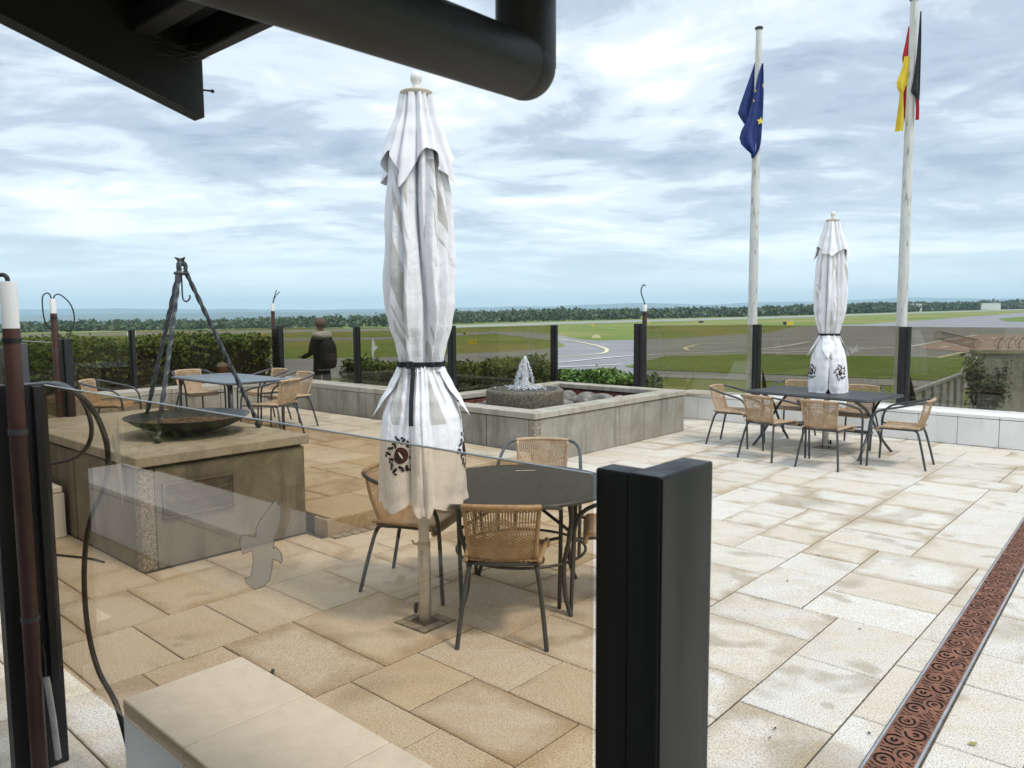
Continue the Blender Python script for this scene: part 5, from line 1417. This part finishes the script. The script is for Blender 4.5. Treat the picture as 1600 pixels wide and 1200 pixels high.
# ================================================================== FLAGS
def mast(u, v, top, r0, r1, label):
    o = uvthing('flag_mast', label, 'flagpole', u, v, -0.12, 'white flag masts behind the terrace')
    MB().tube([(0.0, 0, 0), (0, 0, top * 0.45), (0, 0, top * 0.75), (0, 0, top + 0.12)], [r0, r0 * 0.85 + r1 * .15, (r0 + r1) / 2, r1], 20).build('pole', M_FPOLE, o, smooth=True, angle=40)
    MB().lathe([(r1 * 1.05, top + 0.10), (r1 * 1.35, top + 0.115), (r1 * 1.4, top + 0.14), (r1 * 1.1, top + 0.15)], 18).build('truck', M_GREYPOST, o, smooth=True, angle=40)
    mb = MB(); mb.tube([(0.01 * math.sin(i) - r0 * .5, r0 * 1.05, 0.6 + (top - 0.7) * i / 12) for i in range(13)], 0.006, 5); mb.build('halyard', M_OFFW, o)
    return o
mast(-5.735, 12.5, 6.38, 0.080, 0.047, 'peeling white flag mast carrying the blue flag with stars')
mast(-3.385, 12.5, 6.22, 0.076, 0.050, 'peeling white flag mast carrying the black, red and gold flag')
FD = R(12)
def cloth(rows, n=14, fold=0.05, ph=0.0, freq=2.2):
    """limp cloth between a left and a right edge per height; x to the right of the pole, y folds"""
    def fn(a, b):
        q = b * (len(rows) - 1); i = min(int(q), len(rows) - 2); t = q - i
        z = rows[i][0] + (rows[i + 1][0] - rows[i][0]) * t
        xl = rows[i][1] + (rows[i + 1][1] - rows[i][1]) * t; xr = rows[i][2] + (rows[i + 1][2] - rows[i][2]) * t
        y = fold * math.sin(a * 6.283 * freq + ph + z * 1.3) * min(1.0, 0.3 + b)
        return (xl + (xr - xl) * a, y, z)
    return MB().grid(fn, n, 40)
wp = W(-5.745, 12.5)
eu = thing('blue_flag', 'limp blue flag with yellow stars hanging on the left mast', 'flag', (wp.x, wp.y, 0), 0, 'limp flags on the masts')
cloth([(5.86, -.03, .0), (5.55, -.13, .0), (5.20, -.25, -.02), (5.05, -.29, -.05), (4.96, -.24, -.06), (4.86, -.17, -.08)], 12, 0.03, 0.5, 1.2).build('rear_fold', M_BLUE, eu, smooth=True).location = (0, 0.06, 0)
cloth([(5.80, .04, .06), (5.60, -.02, .07), (5.30, -.08, .075), (5.00, -.16, .07), (4.85, -.21, .06), (4.72, -.28, .055), (4.60, -.31, .05), (4.50, -.28, .04), (4.42, -.20, .02), (4.36, -.12, -.01), (4.28, -.09, -.07)], 16, 0.04, 0.0, 1.7).build('front_fold', M_BLUE, eu, smooth=True).location = (0, -0.10, 0)
def star(cx, cz, r, y, sq=1.0):
    pts = []
    for k in range(10):
        a = R(90 + 36 * k); q = r if k % 2 == 0 else r * 0.42
        pts.append((cx + q * math.cos(a) * sq, y, cz + q * math.sin(a)))
    MB().prism(pts, (0, -0.003, 0)).build('star', M_STAR, eu)
star(0.02, 4.865, 0.068, -0.155)
star(0.055, 5.43, 0.05, -0.15, 0.35); star(-0.07, 5.35, 0.03, -0.155, 0.4); star(-0.10, 5.19, 0.03, -0.155, 0.4)
wp = W(-3.39, 12.5)
de = thing('tricolour_flag', 'limp black, red and gold flag hanging on the right mast', 'flag', (wp.x, wp.y, 0), 0, 'limp flags on the masts')
cloth([(5.86, -.07, -.03), (5.65, -.10, -.03), (5.42, -.14, -.02), (5.25, -.11, -.01), (5.0, -.13, 0), (4.75, -.11, 0), (4.42, -.06, 0.03)], 10, 0.03, 0.3, 1.3).build('red_band', M_FRED, de, smooth=True).location = (0.02, 0.03, 0)
cloth([(5.42, -.15, -.06), (5.25, -.18, -.05), (5.06, -.25, -.08), (4.98, -.24, -.12), (4.90, -.19, -.14), (4.70, -.21, -.12), (4.50, -.235, -.11), (4.36, -.25, -.12)], 10, 0.025, 0.8, 1.2).build('gold_band', M_FGOLD, de, smooth=True).location = (0.03, -0.03, 0)
cloth([(6.02, .045, .058), (5.75, .035, .068), (5.40, .02, .078), (5.10, -.01, .085), (4.90, -.045, .09), (4.84, 0.02, .09), (4.60, .045, .085)], 10, 0.02, 0.2, 1.4).build('black_band', M_FBLACK, de, smooth=True).location = (0, -0.10, 0)
cloth([(4.80, .035, .075), (4.65, .03, .085), (4.50, .03, .085)], 6, 0.015, 0.2, 1.0).build('red_band', M_FRED, de, smooth=True).location = (0, -0.11, 0)
MB().tube([(-.24, -0.03, 4.38), (-.26, -0.03, 4.30), (-.275, -0.03, 4.25)], 0.004, 4).build('loose_cord', M_OFFW, de)

# ================================================================== HEDGES, TREE
def hedge(name, label, u0, u1, v0, v1, z0, z1, mat, leaf, n, seed, cat='hedge'):
    rg = random.Random(seed)
    um, vm = (u0 + u1) / 2, (v0 + v1) / 2
    o = uvthing(name, label, cat, um, vm, z0)
    mb = MB(o=(um, vm, z0)); i_ = 0.09
    mb.box(u0 + i_, u1 - i_, v0 + i_, v1 - i_, z0, z1 - i_); mb.build('branch_core', M_TWIG, o)
    V_ = []; F_ = []
    A = [((u1 - u0) * (v1 - v0), 't'), ((u1 - u0) * (z1 - z0), 'a'), ((u1 - u0) * (z1 - z0), 'b'), ((v1 - v0) * (z1 - z0), 'c'), ((v1 - v0) * (z1 - z0), 'd')]
    tot = sum(a for a, _ in A)
    bumpf = lambda u, v, z: 0.05 * math.sin(u * 2.7 + z * 3 + seed) + 0.05 * math.sin(v * 3.1 + z * 2) + 0.035 * math.sin(u * 7 + v * 5 + z * 6)
    for k in range(n):
        x = rg.uniform(0, tot); f = 't'
        for a, s in A:
            if x < a: f = s; break
            x -= a
        u = rg.uniform(u0, u1); v = rg.uniform(v0, v1); z = rg.uniform(z0, z1); dep = -abs(rg.gauss(0, 0.055)) + (rg.random() < .06) * rg.uniform(0, .08)
        d = dep + bumpf(u, v, z)
        if f == 't': z = z1 + d
        elif f == 'a': v = v0 - d
        elif f == 'b': v = v1 + d
        elif f == 'c': u = u0 - d
        else: u = u1 + d
        c = Vector((u - um, v - vm, z - z0)); s = leaf * rg.uniform(.6, 1.3)
        d1 = Vector((rg.uniform(-1, 1), rg.uniform(-1, 1), rg.uniform(-1, 1))).normalized()
        d2 = d1.cross(Vector((rg.uniform(-1, 1), rg.uniform(-1, 1), rg.uniform(-.3, 1)))).normalized()
        i0 = len(V_)
        V_ += [tuple(c - d1 * s), tuple(c + d2 * s * .45 - d1 * s * .1), tuple(c + d1 * s), tuple(c - d2 * s * .45 - d1 * s * .1)]
        F_.append((i0, i0 + 1, i0 + 2, i0 + 3))
    me = bpy.data.meshes.new('foliage'); me.from_pydata(V_, [], F_)
    tag(place('foliage', me, mat, o), kind='stuff')
    return o
hedge('tall_hedge', 'tall clipped dark green hedge beyond the left windscreen', -13.9, -12.75, 0.5, 7.55, -0.1, 1.34, M_LEAFD, 0.045, 30000, 1)
hedge('low_hedge', 'low dark hedge beyond the grey wall, right of the standing person', -11.75, -9.3, 8.35, 9.1, -0.1, 0.84, M_LEAFD, 0.045, 9500, 2)
hedge('low_hedge', 'low dark hedge seen through the pane behind the fountain jet', -9.3, -8.55, 8.3, 10.5, -0.1, 0.90, M_LEAFD, 0.045, 8500, 4)
hedge('bright_hedge', 'bright green low hedge showing in the gap without glass', -9.2, -6.75, 10.55, 11.35, -0.1, 0.67, M_LEAFB, 0.05, 9000, 3)
hedge('tall_hedge', 'unseen hedge added behind the near white wall to darken the glass reflection', -8.6, -3.0, -2.7, -1.5, -0.1, 2.3, M_LEAFD, 0.09, 5000, 9)  # out of view, added so the foreground pane mirrors something dark
hedge('tall_hedge', 'unseen hedge added outside the left white wall to darken the glass reflection', -8.7, -7.6, -1.5, 1.6, -0.1, 1.2, M_LEAFD, 0.07, 4000, 10)  # also an unseen addition, keeps bright ground out of the pane's reflection
# flowering weeds along the foot of the low hedge
rg = random.Random(12); mb = MB()
for k in range(900):
    u = rg.uniform(-11.8, -9.0); v = rg.uniform(7.8, 8.3); p = W(u, v, -0.1); h = rg.uniform(.55, .80)
    a = p + Vector((rg.uniform(-.05, .05), rg.uniform(-.05, .05), h)); n = Vector((rg.uniform(-1, 1), rg.uniform(-1, 1), 0)).normalized() * 0.006
    mb.add([tuple(p + n), tuple(p - n), tuple(a)], [(0, 1, 2)])
tag(mb.build('grass_tufts', leaf_mat('dry_grass_blade', (0.10, 0.11, 0.035), (0.26, 0.22, 0.11))), 'tall dry grass blades along the foot of the low hedge', 'grass', kind='stuff')

def shrub_tree(x, y, z, h, r, label):
    o = thing('small_tree', label, 'tree', (x, y, z)); rg = random.Random(31)
    tr = MB(); tr.tube(catmull([(0, 0, 0), (0.03, 0, h * .25), (-.04, .02, h * .45), (0.02, 0, h * .75)], 6), [0.07] * 8 + [0.05] * 5 + [0.035] * 6, 8); tr.build('trunk', M_TWIG, o, smooth=True)
    br = MB(); V_ = []; F_ = []
    for k in range(26):
        a = Vector((0, 0, h * rg.uniform(.3, .7))); th = rg.uniform(0, 6.283)
        L = r * rg.uniform(.6, 1.05); b = a + Vector((math.cos(th) * L, math.sin(th) * L, rg.uniform(.0, .35) * h))
        br.tube([a, a.lerp(b, .5) + Vector((0, 0, .06 * h)), b], [0.022, 0.014, 0.006], 5)
        for q in range(110):
            c = a.lerp(b, rg.uniform(.35, 1.05)) + Vector((rg.gauss(0, .10), rg.gauss(0, .10), rg.gauss(.05, .12)))
            s = rg.uniform(.04, .085)
            d1 = Vector((rg.uniform(-1, 1), rg.uniform(-1, 1), rg.uniform(-1, 1))).normalized(); d2 = d1.orthogonal().normalized()
            i0 = len(V_); V_ += [tuple(c - d1 * s), tuple(c + d2 * s * .5), tuple(c + d1 * s), tuple(c - d2 * s * .5)]; F_.append((i0, i0 + 1, i0 + 2, i0 + 3))
    br.build('limbs', M_TWIG, o)
    me = bpy.data.meshes.new('crown'); me.from_pydata(V_, [], F_); place('crown', me, M_LEAFT, o)
def gp(x, y): return (x, y, ground_z(x, y))
shrub_tree(12.75, 20.6, -2.1, 2.6, 0.46, 'small dark tree standing before the high concrete wall')

# ================================================================== AIRFIELD EDGE
# corrugated sheet fence
fo_a, fo_b = Vector((7.85, 15.3, 0)), Vector((11.85, 20.2, 0))
fd = fo_b - fo_a; FL = fd.length + 2.0
fe = thing('corrugated_fence', 'grey corrugated sheet fence running out from the terrace', 'fence', (fo_a.x - fd.normalized().x * 2, fo_a.y - fd.normalized().y * 2, -2.4), math.atan2(fd.y, fd.x))
n = 9
for i in range(n):
    L = FL / n - 0.02
    def cf(a, b, i=i, L=L): return (i * FL / n + a * L, -0.022 * math.cos(a * 6.2832 * 4), b * 2.42)
    MB().grid(cf, 32, 1).build('sheet_panel', M_FENCE, fe, smooth=True)
    MB().cbox(i * FL / n + L - 0.03, i * FL / n + L + 0.05, -0.085, -0.03, 0, 2.46, .004).build('fence_post', M_FENCE, fe)
MB().cbox(0, FL, -0.05, 0.05, 2.43, 2.50, .005).build('top_rail', M_RAIL, fe)
# concrete wall with razor wire on its top
bx0 = 15.15
bu = thing('block_wall', 'high grey concrete wall at the right edge, topped with wire', 'wall', (bx0, 25.0, -2.4), R(-4))
for i in range(6):
    MB().cbox(0.005 + i * 1.5, 1.495 + i * 1.5, 0.0, 0.30, 0.0, 2.72, .006).build('wall_panel', M_BUNK, bu)
MB().cbox(-0.05, 9.05, -0.06, 0.36, 2.722, 2.86, .01).build('coping', M_COPE, bu)
wz = thing('razor_wire', 'rusty razor wire coil lying on the high concrete wall', 'wire', (bx0, 25.15, 0.46), R(12))
mb = MB(); pts = []
for i in range(520):
    a = i * 0.30; pts.append((0.14 + i * 0.0022 + 0.15 * math.cos(a), i * 0.006, 0.165 + 0.155 * math.sin(a) + i * 0.0004))
mb.tube(pts, 0.006, 4); mb.build('coil', pmat('rusty_wire', (0.06, 0.03, 0.025), (0.14, 0.07, 0.055), 20, 0.7), wz)
for i in range(4):
    b2 = thing('wire_bracket', 'bent barbed wire bracket on the high concrete wall, %s from the coil' % ('nearest', 'second', 'third', 'farthest')[i], 'bracket', (bx0 + 0.75 + i * 0.34, 25.10, 0.45), 0, 'brackets on the high concrete wall')
    m2 = MB(); m2.tube([(0, 0, 0), (0, 0, .22), (0.10, -.05, .40), (0.16, -.08, .46)], 0.012, 5); m2.build('arm', M_GREYPOST, b2)
    m2 = MB(); m2.tube([(0.17 * math.cos(k * .4) + .05, 0, .22 + .17 * math.sin(k * .4)) for k in range(14)], 0.006, 4); m2.build('barbed_strand', M_GREYPOST, b2)
# chain link posts left of the building
for i, (x, y) in enumerate(((12.25, 20.9), (12.9, 21.6))):
    o = thing('fence_stake', 'slanting grey fence stake %s the small tree' % ('left of' if i == 0 else 'behind'), 'post', (x, y, -2.2), 0, 'slanting stakes by the small tree')
    MB().tube([(0, 0, 0), (0, 0, 2.25), (0.32, 0.2, 2.62)], 0.028, 6).build('stake', M_RAIL, o)

def board_sign(label, x, y, w, h, lift, panels, face=0.0, group='yellow airfield signs'):
    o = thing('airfield_sign', label, 'sign', gp(x, y), face, group)
    pw = w / len(panels)
    for k, (mt, ch) in enumerate(panels):
        x0 = -w / 2 + k * pw
        MB().cbox(x0 + .01, x0 + pw - .01, -0.06, 0.06, lift, lift + h, .01).build('sign_face', mt, o)
        if ch:
            text_mesh('sign_letter', ch, h * 0.85, M_INK, o, (x0 + pw / 2, -0.068, lift + h * .5), (R(90), 0, 0), 0.004)
    for sx in (-1, 1): MB().tube([(sx * w * .38, 0, 0), (sx * w * .38, 0, lift)], 0.03, 6).build('stake', M_RAIL, o)
board_sign('yellow airfield sign with two black letters right of the near parasol', -5.12, 99.67, 1.05, 0.56, 0.15, [(M_SIGNY, 'F'), (M_SIGNY, 'P')])
board_sign('yellow and black airfield sign beyond the end of the tall hedge', -52.29, 160.5, 1.3, 0.75, 0.2, [(M_INK, ''), (M_SIGNY, '')])
board_sign('pair of yellow airfield signs left of the far parasol', 64.0, 178.2, 2.4, 0.75, 0.2, [(M_INK, ''), (M_SIGNY, ''), (M_SIGNY, '')])
board_sign('small orange airfield sign far behind the fountain', 22.33, 212.3, 0.9, 0.55, 0.1, [(M_SIGNY, '')])
board_sign('small black airfield board right of the fountain', 56.8, 231.0, 1.4, 0.6, 0.1, [(M_INK, '')], group='dark airfield boards')
board_sign('tiny yellow sign far beyond the near taxiway, left of the fountain', -9.0, 150.0, 0.8, 0.4, 0.1, [(M_INK, ''), (M_SIGNY, '')])
board_sign('tiny yellow sign far behind the right end of the fountain', 42.0, 236.0, 0.9, 0.5, 0.1, [(M_SIGNY, '')])
o = thing('runway_marker', 'pale wedge shaped marker on the grass behind the gap', 'marker', gp(13.13, 119.0))
MB().prism([(-0.7, 0, 0), (0.7, 0, 0), (0.45, 0, .45), (-.35, 0, .5)], (0, .8, 0)).build('block', pmat('pale_yellow_marker', (.6, .56, .3), (.7, .66, .38), 2, .6), o)
for i, (x, y, lb) in enumerate(((269.7, 520, 'left'), (351.5, 566, 'right'))):
    o = thing('white_container', 'white box cabin on the horizon, %s of the pair at far right' % lb, 'cabin', gp(x, y), R(-25), 'white cabins on the far airfield')
    MB().box(-6, 6, -2, 2, 0, 5.0 if i == 0 else 4.6).build('body', M_OFFW, o)
    for k in range(5): MB().box(-5.6 + k * 2.35, -4.1 + k * 2.35, -2.06, -2.01, 0.8, 4.0).build('side_panel', M_OFFW, o)
    MB().box(-6.2, 6.2, -2.2, 2.2, 5.0 if i == 0 else 4.6, 5.3 if i == 0 else 4.9).build('roof', M_OFFW, o)
tur = None
for i, px_ in enumerate((724, 738, 772, 788, 836, 866)):
    D_ = 7400.0
    o = thing('wind_turbine', 'tiny white wind turbine on the horizon', 'wind turbine', ((px_ - 800) / 1200 * D_, D_, 20.0), 0, 'wind turbines on the far hills')
    hh = 50 + (i * 37 % 18)
    MB().tube([(0, 0, -60), (0, 0, hh)], [3.2, 2.0], 8).build('tower', M_OFFW, o)
    hub = MB().ball((0, -5, hh), 3.0, 8, 6).build('hub', M_OFFW, o)
    for k in range(3):
        a = R(20 + 120 * k + 25 * i); MB().tube([(0, -6, hh), (math.sin(a) * 30, -6, hh + math.cos(a) * 30)], [2.2, 0.9], 5).build('blade', M_OFFW, o)

# ================================================================== PEOPLE
def skin_body(name, J, E, sub=2):
    me = bpy.data.meshes.new(name); names = list(J)
    me.from_pydata([J[k][:3] for k in names], [(names.index(a), names.index(b)) for a, b in E], [])
    ob = bpy.data.objects.new(name, me); COL.objects.link(ob)
    md = ob.modifiers.new('skin', 'SKIN'); md.use_smooth_shade = True; md.branch_smoothing = 0.6
    lay_ = me.skin_vertices[0].data
    for i, k in enumerate(names):
        r = J[k][3]; lay_[i].radius = (r, J[k][4] if len(J[k]) > 4 else r); lay_[i].use_root = (i == 0)
    sd = ob.modifiers.new('sub', 'SUBSURF'); sd.levels = sub; sd.render_levels = sub
    dg = bpy.context.evaluated_depsgraph_get(); out = bpy.data.meshes.new_from_object(ob.evaluated_get(dg))
    bpy.data.objects.remove(ob)
    return out
J = {'pelvis': (0, 0, .93, .125, .10), 'belly': (0, 0, 1.10, .130, .10), 'chest': (0, -.01, 1.31, .145, .105), 'neckb': (0, -.005, 1.46, .075), 'neck': (0, .01, 1.53, .052), 'head': (0, .025, 1.62, .068, .080), 'crown': (0, .02, 1.69, .058, .070),
     'shl': (-.155, 0, 1.395, .062), 'ell': (-.205, .0, 1.14, .048), 'wrl': (-.25, .22, 1.07, .04), 'pal': (-.255, .295, 1.075, .034, .024),
     'shr': (.155, 0, 1.395, .062), 'elr': (.205, .03, 1.14, .048), 'wrr': (.15, .24, 1.14, .04), 'par': (.12, .30, 1.16, .034, .024),
     'hl': (-.095, 0, .85, .10), 'kl': (-.10, .015, .50, .068), 'al': (-.105, -.02, .10, .048), 'tl': (-.115, .14, .045, .045, .035),
     'hr': (.095, 0, .85, .10), 'kr': (.10, .02, .50, .068), 'ar': (.105, -.02, .10, .048), 'tr': (.115, .14, .045, .045, .035)}
E = [('pelvis', 'belly'), ('belly', 'chest'), ('chest', 'neckb'), ('neckb', 'neck'), ('neck', 'head'), ('head', 'crown'), ('chest', 'shl'), ('shl', 'ell'), ('ell', 'wrl'), ('wrl', 'pal'), ('chest', 'shr'), ('shr', 'elr'), ('elr', 'wrr'), ('wrr', 'par'),
     ('pelvis', 'hl'), ('hl', 'kl'), ('kl', 'al'), ('al', 'tl'), ('pelvis', 'hr'), ('hr', 'kr'), ('kr', 'ar'), ('ar', 'tr')]
for side, px_, py_, pz_ in (('l', -.255, .295, 1.075), ('r', .12, .30, 1.16)):
    for k, (dx, ln) in enumerate(((-.026, .058), (-.009, .072), (.009, .068), (.025, .052))):
        J['f%s%d' % (side, k)] = (px_ + dx, py_ + .05, pz_ + .004, .0095); J['g%s%d' % (side, k)] = (px_ + dx * 1.1, py_ + .03 + ln, pz_ - .018, .008)
        E += [('pa' + side, 'f%s%d' % (side, k)), ('f%s%d' % (side, k), 'g%s%d' % (side, k))]
    sg = 1 if side == 'l' else -1
    J['t%s0' % side] = (px_ + sg * .035, py_ + .005, pz_ + .006, .011); J['t%s1' % side] = (px_ + sg * .052, py_ + .045, pz_ + .004, .009)
    E += [('pa' + side, 't%s0' % side), ('t%s0' % side, 't%s1' % side)]
pm = skin_body('body', J, E)
for mt in (M_JACKET, M_JEANS, M_SKIN, M_PACK): pm.materials.append(mt)
for p in pm.polygons:
    c = p.center
    if c.z > 1.50 or (c.y > .245 and c.z > 1.0 and c.z < 1.25): p.material_index = 2
    elif c.z < 0.09: p.material_index = 3
    elif c.z < 0.86: p.material_index = 1
    else: p.material_index = 0
wp = W(-11.86, 8.02)
pr = thing('person', 'person in black jacket with grey hood standing beyond the wall, back turned', 'person', (wp.x, wp.y, -0.10), R(38))
place('body', pm, None, pr, True)
MB().ball((0, .000, 1.682), .108, 16, 12, (0.92, 1.04, 0.98), 0.03).build('hair', M_HAIR, pr, smooth=True)
mb = MB()
for s in (-1, 1): mb.ball((s * .083, .025, 1.615), .022, 8, 6, (.45, .8, 1.3))
mb.ball((0, .118, 1.60), .016, 8, 6, (.8, 1, 1.2)); mb.build('ears_and_nose', M_SKIN, pr, smooth=True)
mb = MB()
for s in (-1, 1): mb.ball((s * .032, .105, 1.63), .010, 8, 6)
mb.build('eyes', M_OFFW, pr, smooth=True)
MB().tube([(-.025, .108, 1.565), (0, .114, 1.562), (.025, .108, 1.565)], .005, 6).build('mouth', M_REDINK, pr, smooth=True)
def hoodf(a, b):
    th = a * 6.2832; r = .095 + .055 * math.sin(b * math.pi) + .02 * b
    return (r * 1.15 * math.cos(th), -.045 + r * 0.95 * math.sin(th) - .02 * b, 1.545 - .15 * b * (1.0 if math.sin(th) < 0 else .55))
MB().grid(hoodf, 28, 12, True).build('hood', M_HOOD, pr, smooth=True)
def hemf(a, b):
    th = a * 6.2832; return ((.142 + .004 * b) * math.cos(th), .118 * math.sin(th), .865 - .03 * b)
MB().grid(hemf, 28, 2, True).build('shirt_hem', M_OFFW, pr, smooth=True)
def jackf(a, b):
    th = a * 6.2832; r = .152 - .010 * math.sin(b * 3); return (r * math.cos(th) * (1 + .03 * math.sin(3 * th)), (.128 - .01 * b) * math.sin(th), 0.862 + .32 * b)
MB().grid(jackf, 28, 8, True).build('jacket_skirt', M_JACKET, pr, smooth=True)
bp = thing('backpack', 'round black backpack worn by the standing person', 'backpack', (wp.x, wp.y, -0.10), R(38))
def packf(a, b):
    th = a * 6.2832; ph = b * math.pi; sx = math.copysign(abs(math.cos(th)) ** .7, math.cos(th)); sy = math.copysign(abs(math.sin(th)) ** .7, math.sin(th)); r = math.sin(ph) ** .6
    return (.03 + .140 * r * sx, -.235 + .130 * r * sy, 1.14 + .255 * math.cos(ph))
MB().grid(packf, 28, 20, True).build('bag', M_PACK, bp, smooth=True)
def pockf(a, b):
    th = a * 6.2832; ph = b * math.pi; r = math.sin(ph) ** .6
    return (.02 + .11 * r * math.cos(th), -.36 + .065 * r * math.sin(th), 1.02 + .14 * math.cos(ph))
MB().grid(pockf, 20, 12, True).build('front_pocket', M_PACK, bp, smooth=True)
mb = MB()
for s in (-1, 1): mb.tube(catmull([(s * .10 + .04, -.17, 1.36), (s * .12 + .02, -.05, 1.475), (s * .13, .09, 1.42), (s * .13, .135, 1.25), (s * .13 + .03, .0, 1.02), (s * .12 + .06, -.17, .95)], 6), .016, 6)
mb.build('shoulder_strap', M_PACK, bp, smooth=True)

# seated figure, only the head shows above the wall
J2 = {'pelvis': (0, 0, .12, .15, .12), 'belly': (0, -.01, .27, .14, .11), 'chest': (0, .0, .46, .15, .11), 'neckb': (0, .01, .58, .07), 'neck': (0, .02, .645, .05), 'head': (0, .035, .735, .078, .088), 'crown': (0, .03, .80, .066, .08),
      'shl': (-.16, 0, .53, .07), 'ell': (-.22, .06, .30, .055), 'wrl': (-.12, .28, .22, .036), 'pal': (-.08, .34, .22, .032, .022), 'shr': (.16, 0, .53, .07), 'elr': (.22, .06, .30, .055), 'wrr': (.12, .28, .22, .036), 'par': (.08, .34, .22, .032, .022),
      'hl': (-.10, .08, .11, .10), 'kl': (-.13, .46, .28, .07), 'al': (-.13, .58, .03, .045), 'tl': (-.14, .72, .02, .04), 'hr': (.10, .08, .11, .10), 'kr': (.13, .46, .28, .07), 'ar': (.13, .58, .03, .045), 'tr': (.14, .72, .02, .04)}
E2 = [e for e in E if all(x in J2 for x in e)]
for side, sx in (('l', -1), ('r', 1)):
    for k in range(5):
        a = (k - 2) * .014
        J2['f%s%d' % (side, k)] = (sx * .075 + a, .36 + (0 if k else -.02), .222, .009); J2['g%s%d' % (side, k)] = (sx * .07 + a * 1.2, .395 + .012 * (k in (2, 3)) - (0 if k else .03), .208, .0075)
        E2 += [('pa' + side, 'f%s%d' % (side, k)), ('f%s%d' % (side, k), 'g%s%d' % (side, k))]
pm2 = skin_body('body_seated', J2, E2)
for mt in (M_HOOD, M_JEANS, M_SKIN): pm2.materials.append(mt)
for p in pm2.polygons:
    c = p.center; p.material_index = 2 if (c.z > .62 or (c.y > .30 and abs(c.x) < .12 and c.z > .18)) else (1 if c.y > .12 and c.z < .4 and abs(c.x) < .24 or c.z < .15 else 0)
wp = W(-12.62, 6.52)
ps = thing('person', 'person sitting low behind the grey table, only capped auburn hair visible', 'person', (wp.x, wp.y, 0.03), R(40))
place('body', pm2, None, ps, True)
def hairf(a, b):
    th = a * 6.2832; ph = b * 2.4; r = .105
    return (r * math.sin(ph) * math.cos(th) * (1 + .04 * math.sin(9 * th)), .02 + r * 1.05 * math.sin(ph) * math.sin(th) - (.03 if math.sin(th) < 0 else -.0) * b, .775 + .105 * math.cos(ph) - .06 * b * (1 if math.sin(th) < .3 else 0))
MB().grid(hairf, 32, 16, True).build('long_hair', M_HAIR2, ps, smooth=True)
MB().grid(lambda a, b: (.112 * math.sin(b * 1.25) * math.cos(a * 6.2832), .022 + .118 * math.sin(b * 1.25) * math.sin(a * 6.2832), .785 + .112 * math.cos(b * 1.25)), 28, 10, True).build('knit_cap', M_CAP, ps, smooth=True)
mb = MB(); mb.ball((0, .125, .72), .016, 8, 6)
for s in (-1, 1): mb.ball((s * .084, .03, .73), .02, 8, 6, (.45, .8, 1.3))
mb.build('ears_and_nose', M_SKIN, ps, smooth=True)
mb = MB()
for s in (-1, 1): mb.ball((s * .032, .112, .748), .010, 8, 6)
mb.build('eyes', M_OFFW, ps, smooth=True)
MB().tube([(-.025, .115, .685), (0, .12, .682), (.025, .115, .685)], .005, 6).build('mouth', M_REDINK, ps, smooth=True)
st = thing('kerb_stone', 'low stone block under the seated person', 'stone', (wp.x, wp.y, -0.13), R(40))
MB().cbox(-.3, .3, -.2, .2, 0, .17, .01).build('block', M_CONC, st)

# small fallen leaves on the paving
rg = random.Random(44)
for i in range(14):
    p = gz_leaf = (rg.uniform(0.6, 2.6), rg.uniform(2.9, 6.5))
    a = rg.uniform(0, 6.28)
    mb = MB(); s = rg.uniform(.008, .016); mb.add([(-s, 0, 0), (0, s * .5, .002), (s, 0, .004), (0, -s * .5, .001)], [(0, 1, 2, 3)])
    o = mb.build('fallen_leaf', M_TWIG); o.location = (p[0], p[1], 0.006); o.rotation_euler = (0, 0, a); tag(o, 'tiny dry leaf lying on the pale paving', 'leaf', 'fallen leaves on the paving')
o = MB().add([(-.022, 0, 0), (-.004, .013, .004), (.022, .004, .006), (.006, -.012, .002)], [(0, 1, 2, 3)]).build('fallen_leaf', leaf_mat('yellowed_leaf', (.25, .24, .06), (.35, .32, .1)))
o.location = (1.85, 2.95, .006); tag(o, 'larger yellowish leaf on the paving right of the drain', 'leaf')

# ------------------------------------------------------------------ air between here and the hills
mb = MB(); mb.box(-8700, 8700, -500, 9000, -76, 175)
hz_ = bpy.data.objects.new('haze', mb.mesh('haze')); COL.objects.link(hz_)
hm = bpy.data.materials.new('blue_air'); hm.use_nodes = True
t = hm.node_tree; t.nodes.clear()
pv_ = t.nodes.new('ShaderNodeVolumePrincipled'); pv_.inputs['Color'].default_value = (0.58, 0.80, 1.0, 1); pv_.inputs['Density'].default_value = 0.00017; pv_.inputs['Anisotropy'].default_value = 0.0
ou = t.nodes.new('ShaderNodeOutputMaterial'); t.links.new(pv_.outputs[0], ou.inputs['Volume'])
hz_.data.materials.append(hm)
tag(hz_, 'thin blue air over the whole landscape', 'haze', kind='stuff')
